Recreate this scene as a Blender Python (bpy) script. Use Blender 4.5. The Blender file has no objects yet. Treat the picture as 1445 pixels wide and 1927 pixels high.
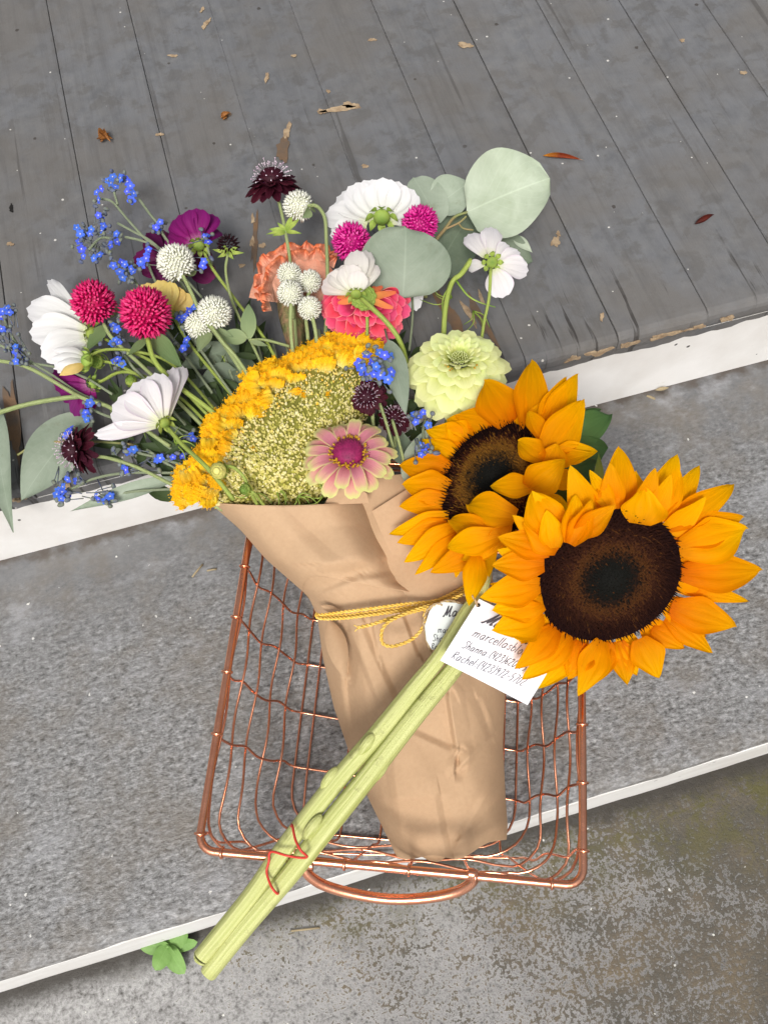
import bpy, math, random
import numpy as np
from mathutils import Matrix, Vector

# ------------------------------------------------------------------ camera, world, sun, exposure
sc = bpy.context.scene
COL = sc.collection
H = 0.72                       # camera height above the stair tread (metres)
FPX = 1650.0
R = np.array([[0.96099171, -0.25753421, 0.1008517],
              [-0.27597319, -0.86878603, 0.41115645],
              [-0.0182683, -0.4229503, -0.90596871]])
cam = bpy.data.cameras.new('camera')
cam.sensor_fit = 'VERTICAL'; cam.sensor_height = 36.0; cam.lens = FPX / 1927 * 36
cam.clip_start = 0.02; cam.clip_end = 200
camo = bpy.data.objects.new('camera', cam); COL.objects.link(camo)
camo.matrix_world = Matrix(((R[0, 0], -R[0, 1], -R[0, 2], 0), (R[1, 0], -R[1, 1], -R[1, 2], 0),
                            (R[2, 0], -R[2, 1], -R[2, 2], H), (0, 0, 0, 1)))
sc.camera = camo

SUN_EL, SUN_AZ = math.radians(52), math.radians(248)      # azimuth measured from +X, anticlockwise
world = bpy.data.worlds.new('World'); sc.world = world; world.use_nodes = True
wn = world.node_tree.nodes; wl = world.node_tree.links; wn.clear()
sky = wn.new('ShaderNodeTexSky'); sky.sky_type = 'NISHITA'; sky.sun_disc = False
sky.sun_elevation = SUN_EL; sky.sun_rotation = math.pi / 2 - SUN_AZ
sky.air_density = 1.0; sky.dust_density = 6.0; sky.ozone_density = 1.0
hsv = wn.new('ShaderNodeHueSaturation'); hsv.inputs['Saturation'].default_value = 0.22
bg = wn.new('ShaderNodeBackground'); bg.inputs['Strength'].default_value = 0.07
wo = wn.new('ShaderNodeOutputWorld')
wl.new(sky.outputs[0], hsv.inputs['Color']); wl.new(hsv.outputs[0], bg.inputs[0]); wl.new(bg.outputs[0], wo.inputs[0])
sun = bpy.data.lights.new('sun', 'SUN'); sun.energy = 1.5; sun.angle = math.radians(15); sun.color = (1.0, 0.965, 0.92)
suno = bpy.data.objects.new('sun', sun); COL.objects.link(suno)
sd = Vector((math.cos(SUN_EL) * math.cos(SUN_AZ), math.cos(SUN_EL) * math.sin(SUN_AZ), math.sin(SUN_EL)))
suno.rotation_euler = sd.to_track_quat('Z', 'Y').to_euler()
vs = sc.view_settings; vs.view_transform = 'Standard'; vs.look = 'None'; vs.gamma = 1.0; vs.use_curve_mapping = False
vs.exposure = 0.80
sc.cycles.max_bounces = 8; sc.cycles.transparent_max_bounces = 8

# ------------------------------------------------------------------ helpers
rng = np.random.default_rng(7); random.seed(7)
def P(x, y, z):
    v = R @ np.array([x - 722.5, y - 963.5, FPX]); t = (z - H) / v[2]
    return v * t + np.array([0, 0, H])
def P3(p): return P(p[0], p[1], p[2])
def MPP(x, y, z):
    w = P(x, y, z) - np.array([0, 0, H]); return float(R[:, 2] @ w) / FPX
def N(ix, iy, t=1.0):
    """direction: ix to the right of the picture, iy down it, t towards the viewer"""
    v = R @ np.array([ix, iy, -t], float); return v / np.linalg.norm(v)
TOCAM = N(0, 0, 1)
def unit(v):
    v = np.asarray(v, float); n = np.linalg.norm(v); return v / n if n > 1e-12 else v
def lin(h, k=1.0):
    h = h.lstrip('#'); c = [int(h[i:i + 2], 16) / 255 for i in (0, 2, 4)]
    return tuple(k * (v / 12.92 if v <= 0.04045 else ((v + 0.055) / 1.055) ** 2.4) for v in c) + (1.0,)

def link(o, parent=None):
    COL.objects.link(o)
    if parent is not None: o.parent = parent
    return o
def make_mesh(name, V, F, mat, uv=None, smooth=True, fmat=None):
    me = bpy.data.meshes.new(name)
    me.from_pydata([tuple(map(float, v)) for v in V], [], [tuple(f) for f in F])
    if uv is not None:
        lay = me.uv_layers.new(name='UVMap')
        li = np.empty(len(me.loops), dtype=np.int32); me.loops.foreach_get('vertex_index', li)
        lay.data.foreach_set('uv', np.asarray(uv, dtype=np.float32)[li].ravel())
    for m in (mat if isinstance(mat, (list, tuple)) else [mat]): me.materials.append(m)
    if fmat is not None: me.polygons.foreach_set('material_index', np.asarray(fmat, dtype=np.int32))
    if smooth: me.polygons.foreach_set('use_smooth', np.ones(len(me.polygons), dtype=bool))
    me.update(); return me
def tag(o, label=None, cat=None, group=None, kind=None):
    if label: o['label'] = label
    if cat: o['category'] = cat
    if group: o['group'] = group
    if kind: o['kind'] = kind
    return o
class Thing:
    def __init__(s, name, label, cat, loc, group=None, kind=None):
        s.o = bpy.data.objects.new(name, None); link(s.o); s.o.empty_display_size = 0.01
        s.loc = np.asarray(loc, float); s.o.location = tuple(s.loc)
        tag(s.o, label, cat, group, kind)
    def add(s, name, geo, mat, parent=None, kind=None, label=None, smooth=True):
        V, F = geo[0], geo[1]; uv = geo[2] if len(geo) > 2 else None; fm = geo[3] if len(geo) > 3 else None
        me = make_mesh(name, np.asarray(V) - s.loc, F, mat, uv, smooth, fm)
        o = bpy.data.objects.new(name, me); link(o, parent or s.o)
        if kind: o['kind'] = kind
        if label: o['label'] = label
        return o
    def place(s, name, mesh, M):
        o = bpy.data.objects.new(name, mesh); link(o, s.o)
        M = Matrix.Translation(Vector(-s.loc)) @ M; o.matrix_local = M; return o
def single(name, geo, mat, label=None, cat=None, group=None, kind=None, smooth=True):
    V = np.asarray(geo[0]); c = V.mean(0); c[2] = V[:, 2].min()
    me = make_mesh(name, V - c, geo[1], mat, geo[2] if len(geo) > 2 else None, smooth, geo[3] if len(geo) > 3 else None)
    o = bpy.data.objects.new(name, me); o.location = tuple(c); link(o); tag(o, label, cat, group, kind); return o
def merge(gs):
    V, F, U, M, n = [], [], [], [], 0
    for g in gs:
        v = np.asarray(g[0]); V.append(v); F += [tuple(i + n for i in f) for f in g[1]]
        U.append(np.asarray(g[2]) if len(g) > 2 and g[2] is not None else np.zeros((len(v), 2)))
        M += list(g[3]) if len(g) > 3 and g[3] is not None else [0] * len(g[1]); n += len(v)
    return np.vstack(V), F, np.vstack(U), M

def catmull(pts, n=8, closed=False):
    p = np.asarray(pts, float)
    if closed: q = np.vstack([p[-1], p, p[0], p[1]]); m = len(p)
    else: q = np.vstack([2 * p[0] - p[1], p, 2 * p[-1] - p[-2]]); m = len(p) - 1
    out = []
    for i in range(m):
        a, b, c, d = q[i:i + 4]
        for t in np.linspace(0, 1, n, endpoint=False):
            out.append(.5 * ((2 * b) + (c - a) * t + (2 * a - 5 * b + 4 * c - d) * t * t + (3 * b - a - 3 * c + d) * t ** 3))
    if not closed: out.append(p[-1])
    return np.array(out)
def tube(pts, r, seg=8, closed=False, cap=True, flat=1.0, lobes=0, lobe_amp=0.0):
    p = np.asarray(pts, float); n = len(p)
    r = np.full(n, r, float) if np.isscalar(r) else np.interp(np.linspace(0, 1, n), np.linspace(0, 1, len(r)), r)
    if closed: T = np.roll(p, -1, 0) - np.roll(p, 1, 0)
    else: T = np.gradient(p, axis=0)
    T /= np.maximum(np.linalg.norm(T, axis=1, keepdims=True), 1e-12)
    a = np.array([0, 0, 1.0]) if abs(T[0][2]) < .9 else np.array([1.0, 0, 0])
    u = unit(np.cross(T[0], a)); V, U = [], []
    th = np.linspace(0, 2 * np.pi, seg, endpoint=False)
    k = 1 + lobe_amp * np.cos(lobes * th) if lobes else np.ones(seg)
    for i in range(n):
        u = unit(u - T[i] * (u @ T[i])); w = np.cross(T[i], u)
        V.append(p[i] + r[i] * k[:, None] * (np.cos(th)[:, None] * u + np.sin(th)[:, None] * w * flat))
        U.append(np.stack([np.full(seg, i / max(1, n - 1)), th / (2 * np.pi)], 1))
    F = []
    for i in range(n if closed else n - 1):
        j = (i + 1) % n
        for q in range(seg):
            F.append((i * seg + q, i * seg + (q + 1) % seg, j * seg + (q + 1) % seg, j * seg + q))
    if cap and not closed:
        F.append(tuple(range(seg))[::-1]); F.append(tuple((n - 1) * seg + q for q in range(seg)))
    return np.vstack(V), F, np.vstack(U)
def px_tube(pts, r, seg=8, n=6, **k): return tube(catmull([P3(p) for p in pts], n), r, seg, **k)
def torus(c, axis, Rr, r, n=14, seg=6):
    a = unit(axis); u = unit(np.cross(a, [0.3, 0.5, 0.8])); w = np.cross(a, u)
    th = np.linspace(0, 2 * np.pi, n, endpoint=False)
    return tube([c + Rr * (math.cos(t) * u + math.sin(t) * w) for t in th], r, seg, closed=True)
def ellipsoid(c, ax, ra, rb, nu=8, nv=12):
    """axis ax, half length ra along it, rb across"""
    a = unit(ax); u = unit(np.cross(a, [0.31, 0.52, 0.79])); w = np.cross(a, u); V, U = [], []
    for i in range(nu + 1):
        f = math.pi * i / nu
        for j in range(nv):
            g = 2 * math.pi * j / nv
            V.append(c - a * ra * math.cos(f) + rb * math.sin(f) * (math.cos(g) * u + math.sin(g) * w)); U.append((i / nu, j / nv))
    F = [(i * nv + j, i * nv + (j + 1) % nv, (i + 1) * nv + (j + 1) % nv, (i + 1) * nv + j) for i in range(nu) for j in range(nv)]
    return np.array(V), F, np.array(U)
def grid_faces(nu, nv): return [(i * nv + j, i * nv + j + 1, (i + 1) * nv + j + 1, (i + 1) * nv + j) for i in range(nu - 1) for j in range(nv - 1)]

PROF = {
    'sunf':   (lambda s: np.minimum(1, ((s + .16) / .5) ** .7) * np.clip((1 - s) / .54, 0, 1) ** .76, lambda v, s: 1 + 0 * v),
    'cosmos': (lambda s: .2 + .8 * np.sin(np.pi / 2 * np.clip(s / .72, 0, 1)) ** 1.1 - .22 * np.clip((s - .72) / .28, 0, 1) ** 2, lambda v, s: 1 - .16 * v ** 2 + .022 * np.cos(3 * np.pi * v)),
    'spoon':  (lambda s: .38 + .62 * np.sin(np.pi / 2 * np.clip(s / .7, 0, 1)) ** 1.2 - .1 * np.clip((s - .7) / .3, 0, 1) ** 2, lambda v, s: 1 - .30 * v ** 2 - .05 * np.exp(-(v / .18) ** 2)),
    'strap':  (lambda s: .6 + .4 * np.sin(np.pi / 2 * np.clip(s / .6, 0, 1)), lambda v, s: 1 - .18 * v ** 2 - .07 * np.exp(-(v / .3) ** 2)),
    'crest':  (lambda s: .45 + .55 * np.sin(np.pi / 2 * np.clip(s / .8, 0, 1)) ** 1.0, lambda v, s: 1 - .20 * v ** 2 + .06 * np.cos(4.2 * np.pi * v + .6) + .035 * np.cos(9.5 * np.pi * v)),
    'leaf':   (lambda s: np.sin(np.pi * np.clip(s, 0, 1) ** .80) ** .88 + .012, lambda v, s: 1 + 0 * v),
    'lance':  (lambda s: np.sin(np.pi * np.clip(s, 0, 1) ** .72) ** 1.1 + .012, lambda v, s: 1 + 0 * v),
    'round':  (lambda s: np.sqrt(np.clip(1 - (2 * s ** .88 - 1) ** 2, 0, 1)) * (1.06 - .14 * s) + .01, lambda v, s: 1 + 0 * v),
}
def petal(B, T, w, n=None, shape='cosmos', bow=.08, cup=.12, rip=0.0, ripn=3, tipcurl=0.0, twist=0.0, nu=9, nv=7, wav=0.0, seed=None, fold=0.0):
    r_ = np.random.default_rng(int(seed) if seed is not None else int(rng.integers(1 << 30)))
    B, T = np.asarray(B, float), np.asarray(T, float); d = T - B; L = np.linalg.norm(d); x = d / L
    n = TOCAM if n is None else n
    n = unit(n - x * (n @ x)); y = np.cross(n, x)
    pw, pt = PROF[shape]
    s = np.linspace(0, 1, nu)[:, None] * np.ones((1, nv)); v = np.linspace(-1, 1, nv)[None, :] * np.ones((nu, 1))
    a = s * pt(v, s); wd = w / 2 * pw(s)
    h = bow * L * 4 * s * (1 - s) + cup * wd * (v ** 2) + rip * w * np.cos(ripn * np.pi * v + r_.uniform(-.4, .4)) * np.sin(np.pi * np.clip(s, .05, .97))
    h = h - tipcurl * L * np.clip(s - .45, 0, 1) ** 2 * 2 + fold * wd * np.abs(v)
    if wav: h = h + wav * w * np.sin(s * r_.uniform(5, 9) + r_.uniform(0, 6) + v * 1.5) * np.abs(v) ** 1.5
    yy = v * wd
    if twist:
        ta = twist * s; yy, h = yy * np.cos(ta), h + yy * np.sin(ta)
    side = r_.uniform(-.05, .05) * L * s ** 2
    V = B + x * (a * L)[..., None] + y * (yy + side)[..., None] + n * h[..., None]
    return V.reshape(-1, 3), grid_faces(nu, nv), np.stack([s, (v + 1) / 2], -1).reshape(-1, 2)
def ppx(b, t, wpx, n=None, z=None, **k):
    """petal between two points given by where they show and how high they lie"""
    if z is not None: b = (b[0], b[1], z); t = (t[0], t[1], z)
    m = MPP((b[0] + t[0]) / 2, (b[1] + t[1]) / 2, (b[2] + t[2]) / 2)
    return petal(P3(b), P3(t), wpx * m, n, **k)
def frame(n):
    n = unit(n); u = N(1, 0, 0); u = unit(u - n * (u @ n)); return u, np.cross(n, u), n
def fib(n):
    i = np.arange(n) + .5; ph = np.arccos(1 - 2 * i / n); th = np.pi * (1 + 5 ** .5) * i
    return np.stack([np.cos(th) * np.sin(ph), np.sin(th) * np.sin(ph), np.cos(ph)], 1)
def cone(c, d, L, r, seg=4, base=0.0):
    d = unit(d); u = unit(np.cross(d, [0.41, .23, .88])); w = np.cross(d, u)
    V = [c + r * (math.cos(2 * math.pi * k / seg) * u + math.sin(2 * math.pi * k / seg) * w) for k in range(seg)] + [c + d * L]
    return V, [(k, (k + 1) % seg, seg) for k in range(seg)]
def spindle(c, d, L, r, seg=4):
    d = unit(d); u = unit(np.cross(d, [0.41, .23, .88])); w = np.cross(d, u)
    V = [c - d * L * .5] + [c + r * (math.cos(2 * math.pi * k / seg) * u + math.sin(2 * math.pi * k / seg) * w) for k in range(seg)] + [c + d * L * .5]
    return V, [(0, 1 + (k + 1) % seg, 1 + k) for k in range(seg)] + [(1 + k, 1 + (k + 1) % seg, seg + 1) for k in range(seg)]

# ------------------------------------------------------------------ materials
def new_mat(name):
    m = bpy.data.materials.new(name); m.use_nodes = True; t = m.node_tree; t.nodes.clear()
    out = t.nodes.new('ShaderNodeOutputMaterial'); b = t.nodes.new('ShaderNodeBsdfPrincipled')
    t.links.new(b.outputs[0], out.inputs[0]); return m, t, b, out
def nd(t, kind, **kw):
    n = t.nodes.new(kind)
    for k, v in kw.items():
        if k in n.inputs: n.inputs[k].default_value = v
        else: setattr(n, k, v)
    return n
def ramp(t, stops, fac=None, interp='LINEAR'):
    r = t.nodes.new('ShaderNodeValToRGB'); r.color_ramp.interpolation = interp; e = r.color_ramp.elements
    while len(e) < len(stops): e.new(0.5)
    for el, (p, c) in zip(e, stops): el.position = p; el.color = c
    if fac is not None: t.links.new(fac, r.inputs[0])
    return r
def mixc(t, fac, a, b, mode='MIX'):
    m = t.nodes.new('ShaderNodeMix'); m.data_type = 'RGBA'; m.blend_type = mode
    for sock, v in ((m.inputs[0], fac), (m.inputs[6], a), (m.inputs[7], b)):
        if hasattr(v, 'is_linked') or isinstance(v, bpy.types.NodeSocket): t.links.new(v, sock)
        else: sock.default_value = v
    return m.outputs[2]
def math_(t, op, a, b=None, c=None):
    m = t.nodes.new('ShaderNodeMath'); m.operation = op
    for s, v in zip(m.inputs, (a, b, c)):
        if v is None: continue
        if isinstance(v, bpy.types.NodeSocket): t.links.new(v, s)
        else: s.default_value = v
    return m.outputs[0]
def grey(v): return (v, v, v, 1)
def noise(t, vec, scale, detail=4, rough=.55, dist=0.0):
    n = nd(t, 'ShaderNodeTexNoise', Scale=scale, Detail=detail, Roughness=rough, Distortion=dist)
    if vec is not None: t.links.new(vec, n.inputs['Vector'])
    return n.outputs[0]
def bump(t, b, hgt, dist, strength=1.0, prev=None):
    n = nd(t, 'ShaderNodeBump', Strength=strength, Distance=dist); t.links.new(hgt, n.inputs['Height'])
    if prev is not None: t.links.new(prev, n.inputs['Normal'])
    if b is not None: t.links.new(n.outputs[0], b.inputs['Normal'])
    return n.outputs[0]
def objvec(t, scale=(1, 1, 1), geo=False):
    if geo: g = nd(t, 'ShaderNodeNewGeometry'); o = g.outputs['Position']
    else: tc = nd(t, 'ShaderNodeTexCoord'); o = tc.outputs['Object']
    m = nd(t, 'ShaderNodeMapping'); m.inputs['Scale'].default_value = scale; t.links.new(o, m.inputs[0]); return m.outputs[0]

def petal_mat(name, stops, vein=.15, vein_n=22, transl=.25, rough=.62, edge=None, edge_w=.75, var=.12, spec=.25, hue=.01):
    """colour runs along the petal from base to tip; fine lengthwise veins; slight piece to piece variation"""
    m, t, b, out = new_mat(name)
    uv = nd(t, 'ShaderNodeUVMap'); sp = nd(t, 'ShaderNodeSeparateXYZ'); t.links.new(uv.outputs[0], sp.inputs[0])
    n0 = noise(t, objvec(t), 160, 3)
    u = math_(t, 'ADD', sp.outputs[0], math_(t, 'MULTIPLY', math_(t, 'SUBTRACT', n0, .5), .18))
    c = ramp(t, stops, u).outputs[0]
    mp = nd(t, 'ShaderNodeMapping'); mp.inputs['Scale'].default_value = (1.6, vein_n, 1); t.links.new(uv.outputs[0], mp.inputs[0])
    vn = noise(t, mp.outputs[0], 1.0, 3, .6)
    if edge is not None:
        d = math_(t, 'ABSOLUTE', math_(t, 'SUBTRACT', math_(t, 'MULTIPLY', sp.outputs[1], 2.0), 1.0))
        f = ramp(t, [(edge_w, grey(0)), (min(1, edge_w + .3), grey(1))], math_(t, 'ADD', d, math_(t, 'MULTIPLY', math_(t, 'SUBTRACT', vn, .5), .35))).outputs[0]
        c = mixc(t, f, c, edge)
    oi = nd(t, 'ShaderNodeObjectInfo')
    vv = math_(t, 'ADD', 1 - vein, math_(t, 'MULTIPLY', vn, 2 * vein))
    rv = math_(t, 'ADD', 1 - var, math_(t, 'MULTIPLY', oi.outputs['Random'], 2 * var))
    hs = nd(t, 'ShaderNodeHueSaturation'); t.links.new(c, hs.inputs['Color']); t.links.new(math_(t, 'MULTIPLY', vv, rv), hs.inputs['Value'])
    t.links.new(math_(t, 'ADD', .5 - hue, math_(t, 'MULTIPLY', oi.outputs['Random'], 2 * hue)), hs.inputs['Hue'])
    t.links.new(hs.outputs[0], b.inputs['Base Color'])
    b.inputs['Roughness'].default_value = rough; b.inputs['Specular IOR Level'].default_value = spec
    bn = bump(t, b, vn, .0006, .55)
    if transl:
        tr = nd(t, 'ShaderNodeBsdfTranslucent'); t.links.new(hs.outputs[0], tr.inputs[0]); t.links.new(bn, tr.inputs['Normal'])
        mx = nd(t, 'ShaderNodeMixShader'); mx.inputs[0].default_value = transl
        t.links.new(b.outputs[0], mx.inputs[1]); t.links.new(tr.outputs[0], mx.inputs[2]); t.links.new(mx.outputs[0], out.inputs[0])
    return m
def plain_mat(name, c, c2=None, scale=60, rough=.6, bmp=0.0, bscale=300, spec=.3, metal=0.0, transl=0.0, var=.08):
    m, t, b, out = new_mat(name); ov = objvec(t)
    f = noise(t, ov, scale, 4); f = ramp(t, [(.35, grey(0)), (.65, grey(1))], f).outputs[0]
    col = mixc(t, f, c, c2 or tuple(x * .8 for x in c[:3]) + (1,))
    oi = nd(t, 'ShaderNodeObjectInfo'); hs = nd(t, 'ShaderNodeHueSaturation'); t.links.new(col, hs.inputs['Color'])
    t.links.new(math_(t, 'ADD', 1 - var, math_(t, 'MULTIPLY', oi.outputs['Random'], 2 * var)), hs.inputs['Value'])
    t.links.new(hs.outputs[0], b.inputs['Base Color'])
    b.inputs['Roughness'].default_value = rough; b.inputs['Specular IOR Level'].default_value = spec; b.inputs['Metallic'].default_value = metal
    if bmp: bump(t, b, noise(t, ov, bscale, 3), bmp)
    if transl:
        tr = nd(t, 'ShaderNodeBsdfTranslucent'); t.links.new(hs.outputs[0], tr.inputs[0])
        mx = nd(t, 'ShaderNodeMixShader'); mx.inputs[0].default_value = transl
        t.links.new(b.outputs[0], mx.inputs[1]); t.links.new(tr.outputs[0], mx.inputs[2]); t.links.new(mx.outputs[0], out.inputs[0])
    return m
def uv_mat(name, stops, rough=.7, bmp=0.0, bscale=400, nz=.1, spec=.2, nscale=150):
    """colour by the first texture coordinate (how far out on the flower head a floret sits)"""
    m, t, b, out = new_mat(name)
    uv = nd(t, 'ShaderNodeUVMap'); sp = nd(t, 'ShaderNodeSeparateXYZ'); t.links.new(uv.outputs[0], sp.inputs[0])
    n0 = noise(t, objvec(t), nscale, 4)
    u = math_(t, 'ADD', sp.outputs[0], math_(t, 'MULTIPLY', math_(t, 'SUBTRACT', n0, .5), nz * 2))
    t.links.new(ramp(t, stops, u).outputs[0], b.inputs['Base Color'])
    b.inputs['Roughness'].default_value = rough; b.inputs['Specular IOR Level'].default_value = spec
    if bmp: bump(t, b, noise(t, objvec(t), bscale, 3), bmp)
    return m

# ---- setting materials
def porch_mat():
    m, t, b, out = new_mat('porch_paint'); v = objvec(t, geo=True); vs_ = objvec(t, (9, .8, 9), geo=True)
    big = noise(t, v, 9, 5, .6); mid = noise(t, v, 55, 6, .65); stz = noise(t, objvec(t, (60, 3, 60), geo=True), 2.2, 5, .6)
    c = ramp(t, [(.3, (0.106, 0.108, 0.114, 1)), (.5, (0.137, 0.139, 0.144, 1)), (.72, (0.166, 0.166, 0.167, 1))], mid).outputs[0]
    mo_ = noise(t, objvec(t, (1.25, .8, 1), geo=True), 30, 7, .62, .3)
    c = mixc(t, ramp(t, [(.44, grey(0)), (.56, grey(.55))], mo_).outputs[0], c, (.150, .153, .162, 1))
    c = mixc(t, ramp(t, [(.40, grey(.6)), (.48, grey(0))], noise(t, v, 44, 6, .65, .3)).outputs[0], c, (.098, .094, .090, 1))
    c = mixc(t, ramp(t, [(.42, grey(0)), (.62, grey(.75))], big).outputs[0], c, (0.135, 0.126, 0.116, 1))
    c = mixc(t, ramp(t, [(.5, grey(0)), (.75, grey(.35))], stz).outputs[0], c, (0.070, 0.066, 0.063, 1))
    sc_ = ramp(t, [(.66, grey(0)), (.74, grey(.5))], noise(t, objvec(t, (34, 4, 34), geo=True), 3.1, 6, .7)).outputs[0]
    c = mixc(t, sc_, c, (0.199, 0.197, 0.192, 1))
    vo = nd(t, 'ShaderNodeTexVoronoi', Scale=85.0, Randomness=1.0); t.links.new(v, vo.inputs['Vector'])
    sel = ramp(t, [(.76, grey(0)), (.78, grey(1))], nd_sep(t, vo.outputs['Color'])).outputs[0]
    sz = math_(t, 'MULTIPLY', nd_sep(t, vo.outputs['Color'], 1), .085)
    spk = math_(t, 'LESS_THAN', math_(t, 'ADD', vo.outputs['Distance'], math_(t, 'MULTIPLY', math_(t, 'SUBTRACT', noise(t, v, 300, 2), .5), .12)), math_(t, 'ADD', .02, sz))
    c = mixc(t, math_(t, 'MULTIPLY', spk, sel), c, (0.539, 0.522, 0.487, 1))
    vo2 = nd(t, 'ShaderNodeTexVoronoi', Scale=48.0); t.links.new(v, vo2.inputs['Vector'])
    sel2 = ramp(t, [(.86, grey(0)), (.88, grey(1))], nd_sep(t, vo2.outputs['Color'])).outputs[0]
    spk2 = math_(t, 'LESS_THAN', math_(t, 'ADD', vo2.outputs['Distance'], math_(t, 'MULTIPLY', math_(t, 'SUBTRACT', mid, .5), .35)), .10)
    c = mixc(t, math_(t, 'MULTIPLY', math_(t, 'MULTIPLY', spk2, sel2), .75), c, (0.039, 0.030, 0.024, 1))
    spx = nd(t, 'ShaderNodeSeparateXYZ'); t.links.new(v, spx.inputs[0])
    ck = ramp(t, [(.615, grey(0)), (.66, grey(1))], noise(t, objvec(t, (150, 9, 1), geo=True), 1.0, 3, .6)).outputs[0]
    nearf = ramp(t, [(.40, grey(1)), (.47, grey(0))], math_(t, 'ADD', spx.outputs[1], math_(t, 'MULTIPLY', math_(t, 'SUBTRACT', mid, .5), .16))).outputs[0]
    c = mixc(t, math_(t, 'MULTIPLY', math_(t, 'MULTIPLY', ck, nearf), .8), c, (0.030, 0.026, 0.023, 1))
    ck2 = ramp(t, [(.66, grey(0)), (.70, grey(.55))], noise(t, objvec(t, (90, 2.2, 1), geo=True), 1.0, 4, .6)).outputs[0]
    c = mixc(t, ck2, c, (0.061, 0.056, 0.052, 1))
    oi = nd(t, 'ShaderNodeObjectInfo'); hs = nd(t, 'ShaderNodeHueSaturation'); t.links.new(c, hs.inputs['Color'])
    t.links.new(math_(t, 'ADD', .94, math_(t, 'MULTIPLY', oi.outputs['Random'], .12)), hs.inputs['Value'])
    t.links.new(hs.outputs[0], b.inputs['Base Color'])
    t.links.new(ramp(t, [(.3, grey(.42)), (.7, grey(.62))], mid).outputs[0], b.inputs['Roughness'])
    b.inputs['Specular IOR Level'].default_value = .4
    n1 = bump(t, None, stz, .0012, .5); n2 = bump(t, None, mid, .0006, .6, n1); bump(t, b, noise(t, v, 420, 2), .0003, .5, n2)
    return m
def nd_sep(t, col, i=0):
    s = nd(t, 'ShaderNodeSeparateColor'); t.links.new(col, s.inputs[0]); return s.outputs[i]
def tread_mat():
    m, t, b, out = new_mat('grit_paint'); v = objvec(t, geo=True); vst = objvec(t, (.72, 1.1, 1), geo=True)
    big = noise(t, v, 7, 5, .6); g = noise(t, vst, 340, 3, .7); g2 = noise(t, vst, 210, 5, .75)
    sp = nd(t, 'ShaderNodeSeparateXYZ'); t.links.new(v, sp.inputs[0])
    # grit worn bare towards the front of the step, smooth paint towards the back
    wear = ramp(t, [(.03, grey(.75)), (.10, grey(1)), (.26, grey(.8)), (.36, grey(.12))], math_(t, 'ADD', sp.outputs[1], math_(t, 'MULTIPLY', math_(t, 'SUBTRACT', big, .5), .1))).outputs[0]
    rough_c = ramp(t, [(.38, (0.042, 0.039, 0.036, 1)), (.455, (0.141, 0.139, 0.136, 1)), (.53, (0.235, 0.235, 0.235, 1)), (.62, (0.395, 0.395, 0.395, 1))], mixc(t, .6, g, g2)).outputs[0]
    smooth_c = ramp(t, [(.3, (0.108, 0.110, 0.115, 1)), (.7, (0.164, 0.165, 0.167, 1))], noise(t, v, 40, 5, .6)).outputs[0]
    c = mixc(t, wear, smooth_c, rough_c)
    c = mixc(t, ramp(t, [(.46, grey(0)), (.66, grey(.62))], noise(t, v, 15, 7, .7)).outputs[0], c, (0.150, 0.127, 0.099, 1))
    c = mixc(t, ramp(t, [(.53, grey(0)), (.68, grey(.6))], noise(t, vst, 24, 7, .74)).outputs[0], c, (0.320, 0.324, 0.338, 1))
    # patchy dark brown in the corner against the riser
    back_tone = ramp(t, [(.366, grey(0)), (.378, grey(.9))], math_(t, 'ADD', sp.outputs[1], math_(t, 'MULTIPLY', math_(t, 'SUBTRACT', noise(t, v, 60, 5), .5), .045))).outputs[0]
    c = mixc(t, back_tone, c, (0.066, 0.052, 0.042, 1))
    vo = nd(t, 'ShaderNodeTexVoronoi', Scale=75.0); t.links.new(v, vo.inputs['Vector'])
    sel = ramp(t, [(.8, grey(0)), (.82, grey(1))], nd_sep(t, vo.outputs['Color'])).outputs[0]
    spk = math_(t, 'MULTIPLY', math_(t, 'LESS_THAN', math_(t, 'ADD', vo.outputs['Distance'], math_(t, 'MULTIPLY', math_(t, 'SUBTRACT', g, .5), .5)), .07), sel)
    c = mixc(t, spk, c, (0.620, 0.611, 0.583, 1))
    t.links.new(c, b.inputs['Base Color']); b.inputs['Roughness'].default_value = .42; b.inputs['Specular IOR Level'].default_value = .55
    n1 = bump(t, None, mixc(t, wear, grey(.5), g2), .0014, .8); n2 = bump(t, None, mixc(t, wear, grey(.5), g), .0009, .9, n1); bump(t, b, noise(t, v, 130, 3), .0004, .5, n2)
    return m
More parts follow.
